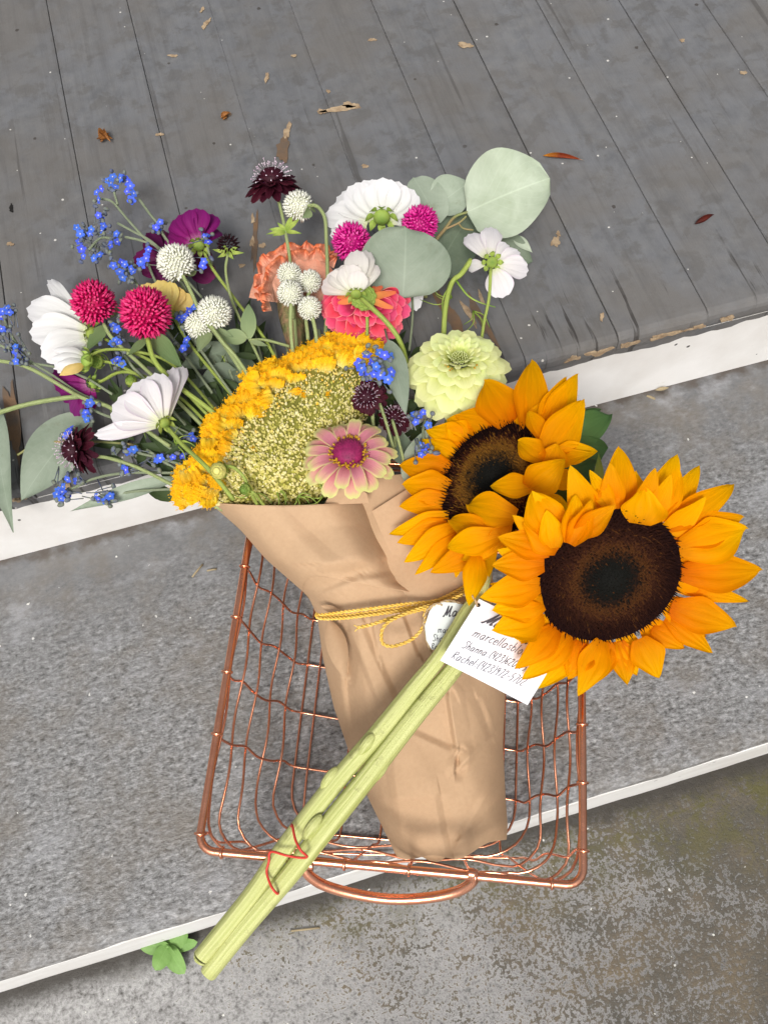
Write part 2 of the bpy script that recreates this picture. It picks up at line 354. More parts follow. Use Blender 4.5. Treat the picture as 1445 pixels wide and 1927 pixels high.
def concrete_mat():
    m, t, b, out = new_mat('mossy_concrete'); v = objvec(t, geo=True)
    big = noise(t, v, 6.0, 5, .6, .4); mid = noise(t, v, 60, 8, .75); fin = noise(t, v, 260, 4, .72)
    sp = nd(t, 'ShaderNodeSeparateXYZ'); t.links.new(v, sp.inputs[0])
    c = ramp(t, [(.37, (.06, .056, .05, 1)), (.46, (.225, .22, .215, 1)), (.54, (.34, .336, .33, 1)), (.64, (.46, .455, .445, 1))], mixc(t, .55, mid, fin)).outputs[0]
    # dark brown growth, heavier to the right (+X)
    right = ramp(t, [(-.0, grey(0)), (1, grey(1))], math_(t, 'MULTIPLY_ADD', sp.outputs[0], 1.5, .42)).outputs[0]
    gfac = math_(t, 'ADD', math_(t, 'MULTIPLY', mid, .62), math_(t, 'ADD', math_(t, 'MULTIPLY', big, .30), math_(t, 'MULTIPLY', right, .30)))
    gm = ramp(t, [(.605, grey(0)), (.67, grey(.94))], math_(t, 'ADD', gfac, math_(t, 'MULTIPLY', math_(t, 'SUBTRACT', fin, .5), .95))).outputs[0]
    bc = ramp(t, [(.36, (.030, .028, .018, 1)), (.5, (.070, .056, .036, 1)), (.66, (.13, .092, .045, 1))], mixc(t, .5, noise(t, v, 24, 5), fin)).outputs[0]
    c = mixc(t, gm, c, bc)
    # green moss near the foot of the riser
    near = ramp(t, [(.3, grey(0)), (.8, grey(1))], math_(t, 'MULTIPLY_ADD', math_(t, 'ADD', sp.outputs[1], math_(t, 'MULTIPLY', math_(t, 'SUBTRACT', big, .5), .12)), 5.0, math_(t, 'MULTIPLY_ADD', sp.outputs[0], .8, .42))).outputs[0]
    mo = math_(t, 'MULTIPLY', near, ramp(t, [(.47, grey(0)), (.56, grey(1))], mixc(t, .45, noise(t, v, 38, 6, .7), fin)).outputs[0])
    c = mixc(t, mo, c, (.075, .068, .016, 1))
    crack = ramp(t, [(.020, grey(0)), (.036, grey(.95))], math_(t, 'ADD', sp.outputs[1], math_(t, 'MULTIPLY', math_(t, 'SUBTRACT', mid, .5), .035))).outputs[0]
    c = mixc(t, crack, c, (.028, .023, .017, 1))
    vo = nd(t, 'ShaderNodeTexVoronoi', Scale=95.0); t.links.new(v, vo.inputs['Vector'])
    spk = math_(t, 'MULTIPLY', math_(t, 'LESS_THAN', math_(t, 'ADD', vo.outputs['Distance'], math_(t, 'MULTIPLY', math_(t, 'SUBTRACT', fin, .5), .5)), .07), ramp(t, [(.8, grey(0)), (.82, grey(1))], nd_sep(t, vo.outputs['Color'])).outputs[0])
    c = mixc(t, spk, c, (.6, .59, .55, 1))
    t.links.new(c, b.inputs['Base Color']); b.inputs['Roughness'].default_value = .55; b.inputs['Specular IOR Level'].default_value = .5
    n1 = bump(t, None, mid, .003, .7); bump(t, b, fin, .0012, .8, n1)
    return m
def white_paint_mat():
    m, t, b, out = new_mat('white_paint'); v = objvec(t, geo=True)
    c = ramp(t, [(.35, (.70, .68, .65, 1)), (.6, (.80, .79, .77, 1))], noise(t, v, 14, 5)).outputs[0]
    sm = ramp(t, [(.66, grey(0)), (.76, grey(.55))], noise(t, objvec(t, (1, 1, 2.5), geo=True), 36, 6, .7)).outputs[0]
    c = mixc(t, sm, c, (.46, .42, .37, 1))
    vo = nd(t, 'ShaderNodeTexVoronoi', Scale=60.0); t.links.new(v, vo.inputs['Vector'])
    spk = math_(t, 'MULTIPLY', math_(t, 'LESS_THAN', math_(t, 'ADD', vo.outputs['Distance'], math_(t, 'MULTIPLY', math_(t, 'SUBTRACT', noise(t, v, 200, 3), .5), .2)), .10), ramp(t, [(.8, grey(0)), (.82, grey(1))], nd_sep(t, vo.outputs['Color'])).outputs[0])
    c = mixc(t, spk, c, (.05, .045, .04, 1))
    t.links.new(c, b.inputs['Base Color']); b.inputs['Roughness'].default_value = .45
    bump(t, b, noise(t, v, 50, 4), .0008, .5); return m
def copper_mat():
    m, t, b, out = new_mat('copper_wire'); v = objvec(t)
    c = ramp(t, [(.3, (.82, .33, .19, 1)), (.7, (.92, .44, .28, 1))], noise(t, v, 40, 4)).outputs[0]
    t.links.new(c, b.inputs['Base Color']); b.inputs['Metallic'].default_value = 1.0
    t.links.new(ramp(t, [(.3, grey(.14)), (.7, grey(.27))], noise(t, v, 120, 4)).outputs[0], b.inputs['Roughness'])
    bump(t, b, noise(t, v, 500, 3), .0002, .5); return m
def paper_mat():
    m, t, b, out = new_mat('kraft_paper'); v = objvec(t)
    f = noise(t, v, 350, 4, .7); g = noise(t, v, 14, 4)
    c = ramp(t, [(.3, (.45, .295, .175, 1)), (.7, (.53, .36, .22, 1))], mixc(t, .5, f, g)).outputs[0]
    c = mixc(t, ramp(t, [(.70, grey(0)), (.78, grey(.35))], noise(t, v, 700, 2)).outputs[0], c, (.25, .14, .07, 1))
    t.links.new(c, b.inputs['Base Color']); b.inputs['Roughness'].default_value = .75; b.inputs['Specular IOR Level'].default_value = .25
    n1 = bump(t, None, noise(t, v, 45, 3, .5), .0016, .35); bump(t, b, f, .0002, .5, n1)
    tr = nd(t, 'ShaderNodeBsdfTranslucent'); t.links.new(c, tr.inputs[0]); mx = nd(t, 'ShaderNodeMixShader'); mx.inputs[0].default_value = .08
    t.links.new(b.outputs[0], mx.inputs[1]); t.links.new(tr.outputs[0], mx.inputs[2]); t.links.new(mx.outputs[0], out.inputs[0])
    return m
def euc_mat(name, ca, cb):
    m, t, b, out = new_mat(name); v = objvec(t)
    uv = nd(t, 'ShaderNodeUVMap'); sp = nd(t, 'ShaderNodeSeparateXYZ'); t.links.new(uv.outputs[0], sp.inputs[0])
    c = ramp(t, [(.3, ca), (.7, cb)], noise(t, v, 28, 6, .65, .6)).outputs[0]
    d = math_(t, 'ABSOLUTE', math_(t, 'SUBTRACT', sp.outputs[1], .5))
    mid = ramp(t, [(.005, grey(.22)), (.016, grey(0))], d).outputs[0]
    c = mixc(t, mid, c, tuple(min(1, x * 1.5) for x in cb[:3]) + (1,))
    # side veins leaving the midrib
    wv = math_(t, 'SINE', math_(t, 'MULTIPLY', math_(t, 'SUBTRACT', sp.outputs[0], math_(t, 'MULTIPLY', d, 1.1)), 50.0))
    vf = ramp(t, [(.9, grey(0)), (1, grey(.10))], wv).outputs[0]
    c = mixc(t, vf, c, tuple(min(1, x * 1.3) for x in cb[:3]) + (1,))
    c = mixc(t, ramp(t, [(.58, grey(0)), (.74, grey(.5))], noise(t, v, 45, 7, .75)).outputs[0], c, (.16, .17, .10, 1))
    oi = nd(t, 'ShaderNodeObjectInfo'); hs = nd(t, 'ShaderNodeHueSaturation'); t.links.new(c, hs.inputs['Color'])
    t.links.new(math_(t, 'ADD', .88, math_(t, 'MULTIPLY', oi.outputs['Random'], .24)), hs.inputs['Value'])
    t.links.new(hs.outputs[0], b.inputs['Base Color']); b.inputs['Roughness'].default_value = .58; b.inputs['Specular IOR Level'].default_value = .3
    n1 = bump(t, None, vf, .0004, .4); bump(t, b, noise(t, v, 90, 4), .0012, .5, n1)
    tr = nd(t, 'ShaderNodeBsdfTranslucent'); t.links.new(hs.outputs[0], tr.inputs[0]); mx = nd(t, 'ShaderNodeMixShader'); mx.inputs[0].default_value = .12
    t.links.new(b.outputs[0], mx.inputs[1]); t.links.new(tr.outputs[0], mx.inputs[2]); t.links.new(mx.outputs[0], out.inputs[0])
    return m
def stalk_mat(name, ca, cb, mark):
    """ribbed, hairy green stalk with brown scars"""
    m, t, b, out = new_mat(name); v = objvec(t); uv = nd(t, 'ShaderNodeUVMap')
    mp = nd(t, 'ShaderNodeMapping'); mp.inputs['Scale'].default_value = (2.5, 14, 1); t.links.new(uv.outputs[0], mp.inputs[0])
    rb = noise(t, mp.outputs[0], 1.0, 3, .6)
    c = ramp(t, [(.3, ca), (.7, cb)], rb).outputs[0]
    c = mixc(t, ramp(t, [(.57, grey(0)), (.72, grey(.65))], noise(t, v, 60, 7, .75)).outputs[0], c, mark)
    t.links.new(c, b.inputs['Base Color']); b.inputs['Roughness'].default_value = .6
    n1 = bump(t, None, rb, .0016, .7); bump(t, b, noise(t, v, 900, 2), .0004, .8, n1); return m

M = {}
M['porch'] = porch_mat(); M['tread'] = tread_mat(); M['concrete'] = concrete_mat(); M['white'] = white_paint_mat()
M['copper'] = copper_mat(); M['paper'] = paper_mat()
M['dark'] = plain_mat('dark_gap', (.012, .011, .010, 1), rough=.9)
M['bare'] = plain_mat('bare_wood', (.40, .30, .19, 1), (.24, .165, .10, 1), 160, .85, .0006)
M['brownwood'] = plain_mat('weathered_wood', (.17, .10, .055, 1), (.11, .085, .065, 1), 60, .75, .0004)
M['sunpet'] = petal_mat('sunflower_petal', [(0, lin('#e88600', .85)), (.25, lin('#fba400', .88)), (.8, lin('#ffb800', .90)), (1, lin('#ffc208', .90))], vein=.19, vein_n=13, transl=.46, rough=.6, var=.08, hue=.012, spec=.06)
M['disc'] = uv_mat('sunflower_disc', [(0, (.009, .009, .008, 1)), (.30, (.006, .006, .005, 1)), (.42, (.060, .028, .007, 1)), (.60, (.16, .070, .010, 1)), (.72, (.050, .014, .006, 1)), (.82, (.012, .004, .003, 1)), (1, (.008, .003, .003, 1))], rough=.85, nz=.22, spec=.06, nscale=700)
M['disc2'] = uv_mat('sunflower_disc_dark', [(0, (.009, .009, .008, 1)), (.26, (.005, .005, .004, 1)), (.36, (.012, .006, .004, 1)), (.50, (.060, .022, .006, 1)), (.60, (.030, .010, .005, 1)), (.75, (.016, .005, .003, 1)), (1, (.009, .003, .003, 1))], rough=.85, nz=.22, spec=.06, nscale=700)
M['stalk'] = stalk_mat('sunflower_stalk', lin('#adb45e', .84), lin('#d6d896', .87), (.15, .13, .04, 1))
M['sunleaf'] = petal_mat('sunflower_leaf', [(0, lin('#5c7a3c', .8)), (1, lin('#48683a', .8))], vein=.2, vein_n=9, transl=.15, var=.15)
M['white_pet'] = petal_mat('white_petal', [(0, lin('#dfe6ac', .86)), (.2, (.74, .74, .70, 1)), (1, (.80, .79, .80, 1))], vein=.13, vein_n=9, transl=.32, rough=.55, var=.03, hue=0.0)
M['blush_pet'] = petal_mat('blush_petal', [(0, lin('#e8ecb8', .85)), (.25, lin('#f1ece9', .88)), (1, lin('#f2eef2', .88))], vein=.09, vein_n=16, transl=.3, edge=lin('#ece0ea', .87), edge_w=.85, var=.03, hue=0)
M['cream_pet'] = petal_mat('cream_petal', [(0, lin('#e2e6b0', .85)), (.3, lin('#f2efe4', .88)), (1, lin('#efe8e4', .88))], vein=.08, vein_n=14, transl=.3, var=.03, hue=0)
M['purple_pet'] = petal_mat('purple_petal', [(0, lin('#c57aa8', .8)), (.2, lin('#8e1a72', .85)), (1, lin('#7a1068', .85))], vein=.5, vein_n=18, transl=.25, var=.12)
M['plum_pet'] = petal_mat('plum_petal', [(0, lin('#4a0c38', .8)), (1, lin('#6a1150', .8))], vein=.25, vein_n=12, transl=.2, var=.12)
M['yellow_pet'] = petal_mat('pale_yellow_petal', [(0, lin('#e8c860', .88)), (.5, lin('#f4d98a', .88)), (1, lin('#f3d57e', .88))], vein=.12, vein_n=10, transl=.3, var=.04)
M['coral_pet'] = petal_mat('coral_petal', [(0, lin('#6a0c20', .8)), (.5, lin('#a82038', .8)), (.74, lin('#e23e62', .82)), (.92, lin('#f45a7a', .84)), (1, lin('#fa8090', .84))], vein=.12, vein_n=10, transl=.10, var=.10, edge=lin('#ff9c94', .85), edge_w=.88, spec=.12)  # dark base to bright tip paints the shadow between petal rows into the colour
M['orange_pet'] = petal_mat('orange_petal', [(0, lin('#b8a850', .85)), (.5, lin('#e08a48', .85)), (1, lin('#f07850', .85))], vein=.15, vein_n=10, transl=.2, var=.15)
M['lime_pet'] = petal_mat('lime_petal', [(0, lin('#b8c45a', .88)), (.5, lin('#e2e894', .93)), (1, lin('#eef2b4', .95))], vein=.08, vein_n=12, transl=.3, var=.05, hue=.010, spec=.1)
M['pink_pet'] = petal_mat('pink_lime_petal', [(0, lin('#c86a80', .85)), (.55, lin('#e2939a', .86)), (.8, lin('#e6b59a', .86)), (.95, lin('#dcdc8c', .88))], vein=.14, vein_n=10, transl=.25, var=.06, edge=lin('#dfd490', .86), edge_w=.72)
M['magenta'] = uv_mat('magenta_bract', [(0, lin('#8a0838', .85)), (.6, lin('#cf1260', .9)), (1, lin('#ee5a90', .9))], rough=.5, nz=.15)
M['hotpink'] = uv_mat('hot_pink_bract', [(0, lin('#8a0a58', .85)), (.6, lin('#cf1684', .9)), (1, lin('#f06ab4', .9))], rough=.5, nz=.15)
M['white_bract'] = uv_mat('white_bract', [(0, lin('#b4b890', .85)), (.35, lin('#dfe0cd', .88)), (1, lin('#f6f4ea', .9))], rough=.6, nz=.1)
M['dark_pet'] = petal_mat('maroon_petal', [(0, lin('#2a0512', .8)), (1, lin('#4a0c22', .8))], vein=.25, transl=.12, var=.3)
M['pins'] = plain_mat('pale_anthers', lin('#c9a8c2', .85), lin('#f0e4ea', .85), 300, .6)
M['blue_pet'] = petal_mat('blue_petal', [(0, lin('#6a86f4', .95)), (1, lin('#4a70f0', .97))], vein=.10, vein_n=6, transl=.3, var=.12, hue=.012, spec=.1)
M['blue_eye'] = plain_mat('pale_eye', lin('#d9d6ea', .85), rough=.6)
M['grey_bud'] = plain_mat('grey_bud', lin('#80866f', .85), lin('#5c6486', .85), 200, .8, .0004)
M['stem'] = stalk_mat('green_stem', lin('#97a868', .8), lin('#b4c084', .8), lin('#7c8850', .7))
M['stem_grey'] = stalk_mat('grey_green_stem', lin('#83906f', .8), lin('#a5af90', .8), lin('#6b7860', .7))
M['stem_bright'] = stalk_mat('bright_stem', lin('#93a83e', .8), lin('#b7c766', .8), lin('#7d9438', .7))
M['calyx'] = petal_mat('green_calyx', [(0, lin('#86a440', .85)), (.5, lin('#b4c862', .88)), (1, lin('#7c9c44', .85))], vein=.12, vein_n=8, transl=.25, var=.1)
M['bract_leaf'] = petal_mat('pale_green_leaf', [(0, lin('#9aa878', .8)), (1, lin('#7f9168', .8))], vein=.14, vein_n=9, transl=.2, var=.12)
M['green_leaf'] = petal_mat('mid_green_leaf', [(0, lin('#7d9160', .8)), (1, lin('#62784a', .8))], vein=.16, vein_n=9, transl=.18, var=.15)
M['shaded_green'] = petal_mat('shaded_green_leaf', [(0, lin('#4f6238', .7)), (1, lin('#3c5030', .7))], vein=.2, vein_n=9, transl=.12, var=.15)  # leaf green darkened to put the shade between stems into the colour
M['euc_pale'] = euc_mat('eucalyptus_pale', lin('#a9b69c', .8), lin('#c2cdb8', .82))
M['euc'] = euc_mat('eucalyptus', lin('#8d9c86', .8), lin('#a9b5a2', .8))
M['euc_dark'] = euc_mat('eucalyptus_dark', lin('#66755f', .75), lin('#84927c', .75))
M['twig'] = plain_mat('pinkish_twig', lin('#a58a62', .8), lin('#8f9a60', .8), 60, .6)
M['celosia_body'] = plain_mat('celosia_body', lin('#98943e', .8), lin('#7d7c30', .8), 60, .8, .001)
M['celosia_grain'] = uv_mat('celosia_grain', [(0, lin('#b2ad4c', .86)), (.35, lin('#d0c576', .88)), (.7, lin('#e6dca8', .9)), (.85, lin('#ecd27a', .9)), (1, lin('#f0c040', .9))], nz=.06, nscale=50)
M['celosia_crest'] = petal_mat('celosia_crest', [(0, lin('#efe58e', .92)), (.35, lin('#f8dc50', .94)), (.7, lin('#ffcc2c', .96)), (1, lin('#ffbe18', .96))], vein=.10, vein_n=30, transl=.30, rough=.85, var=.06, spec=.04, hue=.010)
M['celosia_velvet'] = uv_mat('celosia_velvet', [(.6, lin('#f2e680', .95)), (.8, lin('#fdd440', .96)), (1, lin('#ffc020', .96))], nz=.05, rough=.8, spec=.04)
M['orange_crest'] = uv_mat('orange_crest', [(0, lin('#d8a890', .85)), (.4, lin('#e8a488', .86)), (.8, lin('#e87848', .88)), (1, lin('#ea6434', .88))], bmp=.0010, bscale=420, nz=.16)
M['orange_body'] = plain_mat('orange_celosia_stalk', lin('#b08a6a', .8), lin('#7d8050', .8), 130, .85, .003, 260)
M['cone'] = plain_mat('magenta_cone', lin('#a02860', .85), lin('#7c1a4a', .85), 200, .6, .0006)
M['florets'] = plain_mat('yellow_florets', lin('#c89a28', .85), lin('#a87a18', .8), 300, .6)
M['yellow_bud'] = petal_mat('yellow_bud', [(0, lin('#c9cf60', .85)), (1, lin('#efe88c', .88))], vein=.12, vein_n=26, transl=.1, var=.05)
M['twine'] = plain_mat('yellow_twine', lin('#e8bc4c', .92), lin('#f4d070', .92), 260, .8, .0006, 500)
M['string'] = plain_mat('natural_string', lin('#c9b08c', .85), lin('#a88e68', .85), 260, .85, .0004, 500)
M['tagpaper'] = plain_mat('white_card', (.80, .81, .85, 1), (.76, .77, .82, 1), 40, .6, var=.01)
M['tagpaper2'] = plain_mat('pale_card', (.76, .81, .79, 1), (.72, .78, .76, 1), 40, .5, var=.01)
M['ink'] = plain_mat('black_ink', (.075, .07, .085, 1), rough=.5)
M['rubber'] = plain_mat('red_rubber', lin('#e0483c', .9), rough=.4)
M['weed'] = euc_mat('weed_leaf', lin('#6f9a48', .75), lin('#98bd72', .78))
M['husk'] = plain_mat('dry_husk', lin('#7a4a20', .8), lin('#a87038', .8), 160, .6, .0006)
M['dried'] = petal_mat('dried_petal', [(0, lin('#b87818', .9)), (.4, lin('#7a2c10', .8)), (.85, lin('#9a4018', .8)), (1, lin('#c8b8a0', .8))], vein=.25, transl=.05)
M['dried_dark'] = petal_mat('dark_dried_petal', [(0, lin('#3a1410', .8)), (.5, lin('#5a1a16', .8)), (1, lin('#40120e', .8))], vein=.25, transl=.05)
M['straw'] = plain_mat('straw', lin('#b0a080', .8), rough=.8)

# ------------------------------------------------------------------ setting: porch, stair, ground
ZP = 0.11; YE = 0.3755; YR = 0.378; YN = 0.0435; ZG = -0.15
def struct(name, geo, mat, parent=None, smooth=False):
    me = make_mesh(name, geo[0], geo[1], mat, None, smooth); o = bpy.data.objects.new(name, me); link(o, parent)
    if parent is None: o['kind'] = 'structure'
    return o
def extr_profile(prof, x0, x1, nx=1, wob=None):
    """a Y-Z outline swept along X"""
    k = len(prof); V = []; xs = np.linspace(x0, x1, nx + 1)
    for x in xs:
        for q, (y, z) in enumerate(prof):
            dy, dz = wob(x, q) if wob else (0, 0); V.append((x, y + dy, z + dz))
    F = [(i * k + q, (i + 1) * k + q, (i + 1) * k + (q + 1) % k, i * k + (q + 1) % k) for i in range(nx) for q in range(k)]
    F += [tuple(range(k)), tuple(nx * k + q for q in range(k))[::-1]]
    return V, F
def wobx(x, s): return math.sin(x * 37 + s) * .4 + math.sin(x * 83 + 2.1 * s) * .35 + math.sin(x * 211 + 3 * s) * .25
porch = bpy.data.objects.new('porch_floor', None); link(porch); porch['kind'] = 'structure'
struct('subfloor', ([(-1.3, YR + .02, ZP - .023), (2.0, YR + .02, ZP - .023), (2.0, 3.2, ZP - .023), (-1.3, 3.2, ZP - .023)], [(0, 1, 2, 3)]), M['dark'], porch)
SEAMX = [0.2195 + .0826 * k for k in range(-18, 21)]
GAP = {16: .00003, 17: .00004, 15: .00016, 14: .00022, 13: .0004, 18: .0002, 19: .0003, 20: .0005, 21: .0003}
for i in range(len(SEAMX) - 1):
    g0, g1 = GAP.get(i, .00022), GAP.get(i + 1, .00022); e0, e1 = (.25 if g0 < .0001 else 1), (.25 if g1 < .0001 else 1)
    xa, xb = SEAMX[i] + g0, SEAMX[i + 1] - g1; top = ZP + rng.uniform(-.0007, .0007); ye = YE + rng.uniform(-.0012, .0012)
    # cross section across the board (bevelled upper arrises), bull-nosed front end
    front = [(ye + .004, ZP - .022), (ye + .0012, ZP - .020), (ye, ZP - .015), (ye, top - .008), (ye + .001, top - .0045), (ye + .0032, top - .0016), (ye + .007, top - .0003), (ye + .012, top), (3.2, top)]
    across = [(xa, -.010), (xa, -.0009 * e0), (xa + .0004, -.0002 * e0), (xa + .002, 0), ((xa + xb) / 2, .0002), (xb - .002, 0), (xb - .0004, -.0002 * e1), (xb, -.0009 * e1), (xb, -.010)]
    V, F = [], []; k = len(across)
    for (y, z) in front:
        for (x, dz) in across:
            V.append((x, y + (abs(dz) * .8 if z < top - .0001 else 0), z + (dz if z > top - .004 else 0)))
    F = [(r_ * k + c, r_ * k + c + 1, (r_ + 1) * k + c + 1, (r_ + 1) * k + c) for r_ in range(len(front) - 1) for c in range(k - 1)]
    struct('board', (V, F), M['porch'], porch)
def riser_wob(amp): return lambda x, q: (0, amp * wobx(x, 1) if q in (2, 3) else 0)
struct('porch_riser', extr_profile([(YR + .02, -.004), (YR, -.004), (YR, ZP - .0215), (YR + .02, ZP - .0215)], -1.3, 2.0), M['white'])
# lip of grey paint carried unevenly down onto the white riser
nx = 260; xs = np.linspace(-.7, 1.0, nx); V = []; F = []
for i, x in enumerate(xs):
    low = ZP - .0285 + .0028 * wobx(x, 4) + .0012 * rng.uniform(-1, 1)
    V += [(x, YR - .0007, ZP - .0205), (x, YR - .0007, low), (x, YR + .0003, low - .0002)]
for i in range(nx - 1):
    for q in (0, 1): F.append((3 * i + q, 3 * i + q + 1, 3 * i + q + 4, 3 * i + q + 3))
struct('paint_lip', (V, F), M['porch'])
def tw(x, q): return ((.0007 * wobx(x, 2)), (.0005 * wobx(x, 5))) if q in (1, 2, 3, 4) else (0, 0)
tread_prof = [(YR + .02, -.032), (YN + .004, -.032), (YN, -.028), (YN, -.0075), (YN + .0035, -.002), (YN + .011, 0), (YR + .02, 0)]
tp = [(YR + .02, -.030), (YN + .0015, -.030), (YN, -.010), (YN + .0012, -.0045), (YN + .0045, -.0012), (YN + .012, 0), (YR + .019, 0)]
struct('stair_tread', extr_profile(tp, -1.3, 2.0, 220, tw), M['tread'], None, False)
struct('lower_riser', extr_profile([(YN + .03, ZG - .01), (YN - .0005, ZG - .01), (YN - .0005, -.0095), (YN + .03, -.0095)], -1.3, 2.0, 220, lambda x, q: (0, .0022 * wobx(x, 9)) if q in (2, 3) else (.0005 * wobx(x, 7), 0)), M['white'])
struct('ground', ([(-30, -30, ZG), (30, -30, ZG), (30, 30, ZG), (-30, 30, ZG)], [(0, 1, 2, 3)]), M['concrete'])
# ---- patches of bare wood where the paint has flaked, lying on the boards
def blob(cx, cy, rx, ry, rot, z, thick=.0003, n=26, rough=.35, seed=0):
    r_ = np.random.default_rng(seed); m = MPP(cx, cy, z); c = P(cx, cy, z)
    ux = unit(np.array([*(P(cx + 1, cy, z) - c)[:2], 0])); uy = unit(np.array([*(P(cx, cy + 1, z) - c)[:2], 0]))
    ph = r_.uniform(0, 6.28, 5); V = []
    for k in range(n):
        a = 2 * math.pi * k / n
        q = 1 + rough * (.5 * math.sin(2 * a + ph[0]) + .4 * math.sin(3 * a + ph[1]) + .35 * math.sin(5 * a + ph[2]) + .3 * math.sin(8 * a + ph[3])) + r_.uniform(-.1, .1)
        x, y = rx * q * math.cos(a), ry * q * math.sin(a); x, y = x * math.cos(rot) - y * math.sin(rot), x * math.sin(rot) + y * math.cos(rot)
        V.append(c + ux * x * m + uy * y * m)
    V = np.array(V); W = V.copy(); W[:, 2] += thick
    F = [tuple(n + k for k in range(n))] + [(k, (k + 1) % n, n + (k + 1) % n, n + k) for k in range(n)]
    v2 = np.vstack([V, W])
    if (np.cross(W[1] - W[0], W[2] - W[0])[2] < 0): F = [f[::-1] for f in F]
    return v2, F
zt = ZP + .0007
CHIPS = [(502, 146, 4, 12, .1), (640, 205, 34, 7, -.12), (606, 210, 8, 7, 0), (660, 198, 15, 8, 0), (618, 172, 4, 4, 0), (388, 45, 5, 14, .5), (381, 18, 3, 8, .2), (541, 246, 6, 20, .15), (301, 253, 7, 4, 0),
         (687, 313, 7, 4, 0), (875, 85, 14, 7, 0), (326, 105, 8, 4, 0), (1045, 455, 7, 14, .2), (1050, 440, 4, 6, 0), (882, 590, 6, 28, -.45), (905, 560, 4, 14, -.3), (1132, 596, 4, 9, 0), (476, 412, 4, 10, 0), (494, 462, 6, 6, 0), (475, 455, 4, 12, 0),
         (1398, 137, 6, 5, 0), (1283, 76, 5, 4, 0), (700, 75, 7, 4, 0), (553, 105, 6, 3, 0), (455, 500, 5, 5, 0), (20, 459, 6, 5, 0), (800, 440, 5, 5, 0)]
for k, (x, y, a, b_, r_) in enumerate(CHIPS): struct('bare_patch', blob(x, y, a, b_, r_, zt, seed=k), M['bare'], porch)
for k, (x, y, a, b_, r_) in enumerate([(533, 280, 13, 30, .1), (850, 600, 12, 70, -.38), (425, 217, 9, 10, .3), (905, 600, 8, 60, -.4), (25, 790, 12, 90, -.1), (480, 455, 6, 60, 0.05)]):
    struct('worn_patch', blob(x, y, a, b_, r_, zt - .0001, seed=50 + k), M['brownwood'], porch)
# flaked bull-nose along the porch edge (on the front faces of the boards)
for k, (x, w_, hh) in enumerate([(.285, .022, .007), (.312, .014, .005), (.345, .024, .005), (.262, .012, .005), (.375, .016, .004), (.405, .010, .004), (-.17, .010, .005), (-.205, .008, .004)]):
    r_ = np.random.default_rng(k + 99); n = 22; V = []
    for q in range(n):
        a = 2 * math.pi * q / n; s = 1 + .4 * math.sin(3 * a + r_.uniform(0, 6) * 0 + k) + r_.uniform(-.25, .25)
        V.append((x + w_ / 2 * math.cos(a) * s, YE - .0022, ZP - .011 + r_.uniform(-.001, .001) + hh / 2 * math.sin(a) * s))
    V = np.array(V); V2 = V.copy(); V2[:, 1] += .003
    struct('bare_patch', (np.vstack([V, V2]), [tuple(range(n))] + [(q, q + n, (q + 1) % n + n, (q + 1) % n) for q in range(n)]), M['bare'], porch)

# ------------------------------------------------------------------ small litter
def litter():
    for (b, t, w, mat, lab, z) in [((1021, 293), (1098, 300), 9, 'dried', 'curled orange brown dried petal lying on the porch boards', ZP), ((1306, 422), (1343, 402), 11, 'dried_dark', 'dark maroon dried petal lying on the porch boards', ZP)]:
        single('dried_petal', ppx((*b, z + .002), (*t, z + .002), w, shape='lance', bow=.08, cup=.9, twist=1.2, nu=12), M[mat], lab, 'petal')
    g = merge([ppx((186, 258, ZP + .001), (212, 262, ZP + .004), 20, shape='leaf', cup=1.0, bow=.2, twist=.8), ppx((195, 250, ZP + .004), (208, 268, ZP + .005), 12, shape='leaf', cup=1.2, bow=.3), ppx((190, 268, ZP + .002), (207, 250, ZP + .006), 9, shape='lance', cup=1.)])
    single('dry_husk', g, M['husk'], 'small crumpled brown husk on the porch above the blue flowers', 'husk')
    g = merge([ppx((416, 222, ZP + .002), (434, 212, ZP + .004), 9, shape='lance', cup=1., bow=.2), ppx((420, 226, ZP + .002), (430, 216, ZP + .002), 6, shape='lance', cup=1.)])
    single('dry_husk', g, M['husk'], 'tiny pale brown seed husk on the upper porch boards', 'husk')
    for (a, b, lab) in [((362, 1086), (382, 1062), 'pale straw fragment slanting on the tread near the basket'), ((390, 1074), (408, 1071), 'shorter straw fragment lying flat beside the basket rim'), ((548, 1752), (602, 1746), 'thin brown twig on the concrete below the handle')]:
        z = .0015 if a[1] < 1400 else ZG + .0015
        single('straw', tube([P(*a, z), (P(*a, z) + P(*b, z)) / 2 + [0, 0, .0006], P(*b, z)], .0009, 6), M['straw'], lab, 'straw')
    z = .0015
    single('paper_scrap', ppx((1216, 745, z), (1233, 752, z), 5, shape='strap', bow=.1, cup=.5, twist=.8), M['straw'], 'small pale scrap on the tread below the riser', 'scrap')
    single('paper_scrap', ppx((1232, 734, z), (1258, 730, z), 7, shape='leaf', bow=.1, cup=.6), M['straw'], 'crumpled tan scrap at the foot of the white riser', 'scrap')
litter()
# nail hole in a board
struct('nail_hole', blob(22, 392, 4, 9, 0, zt, seed=5), M['dark'], porch)

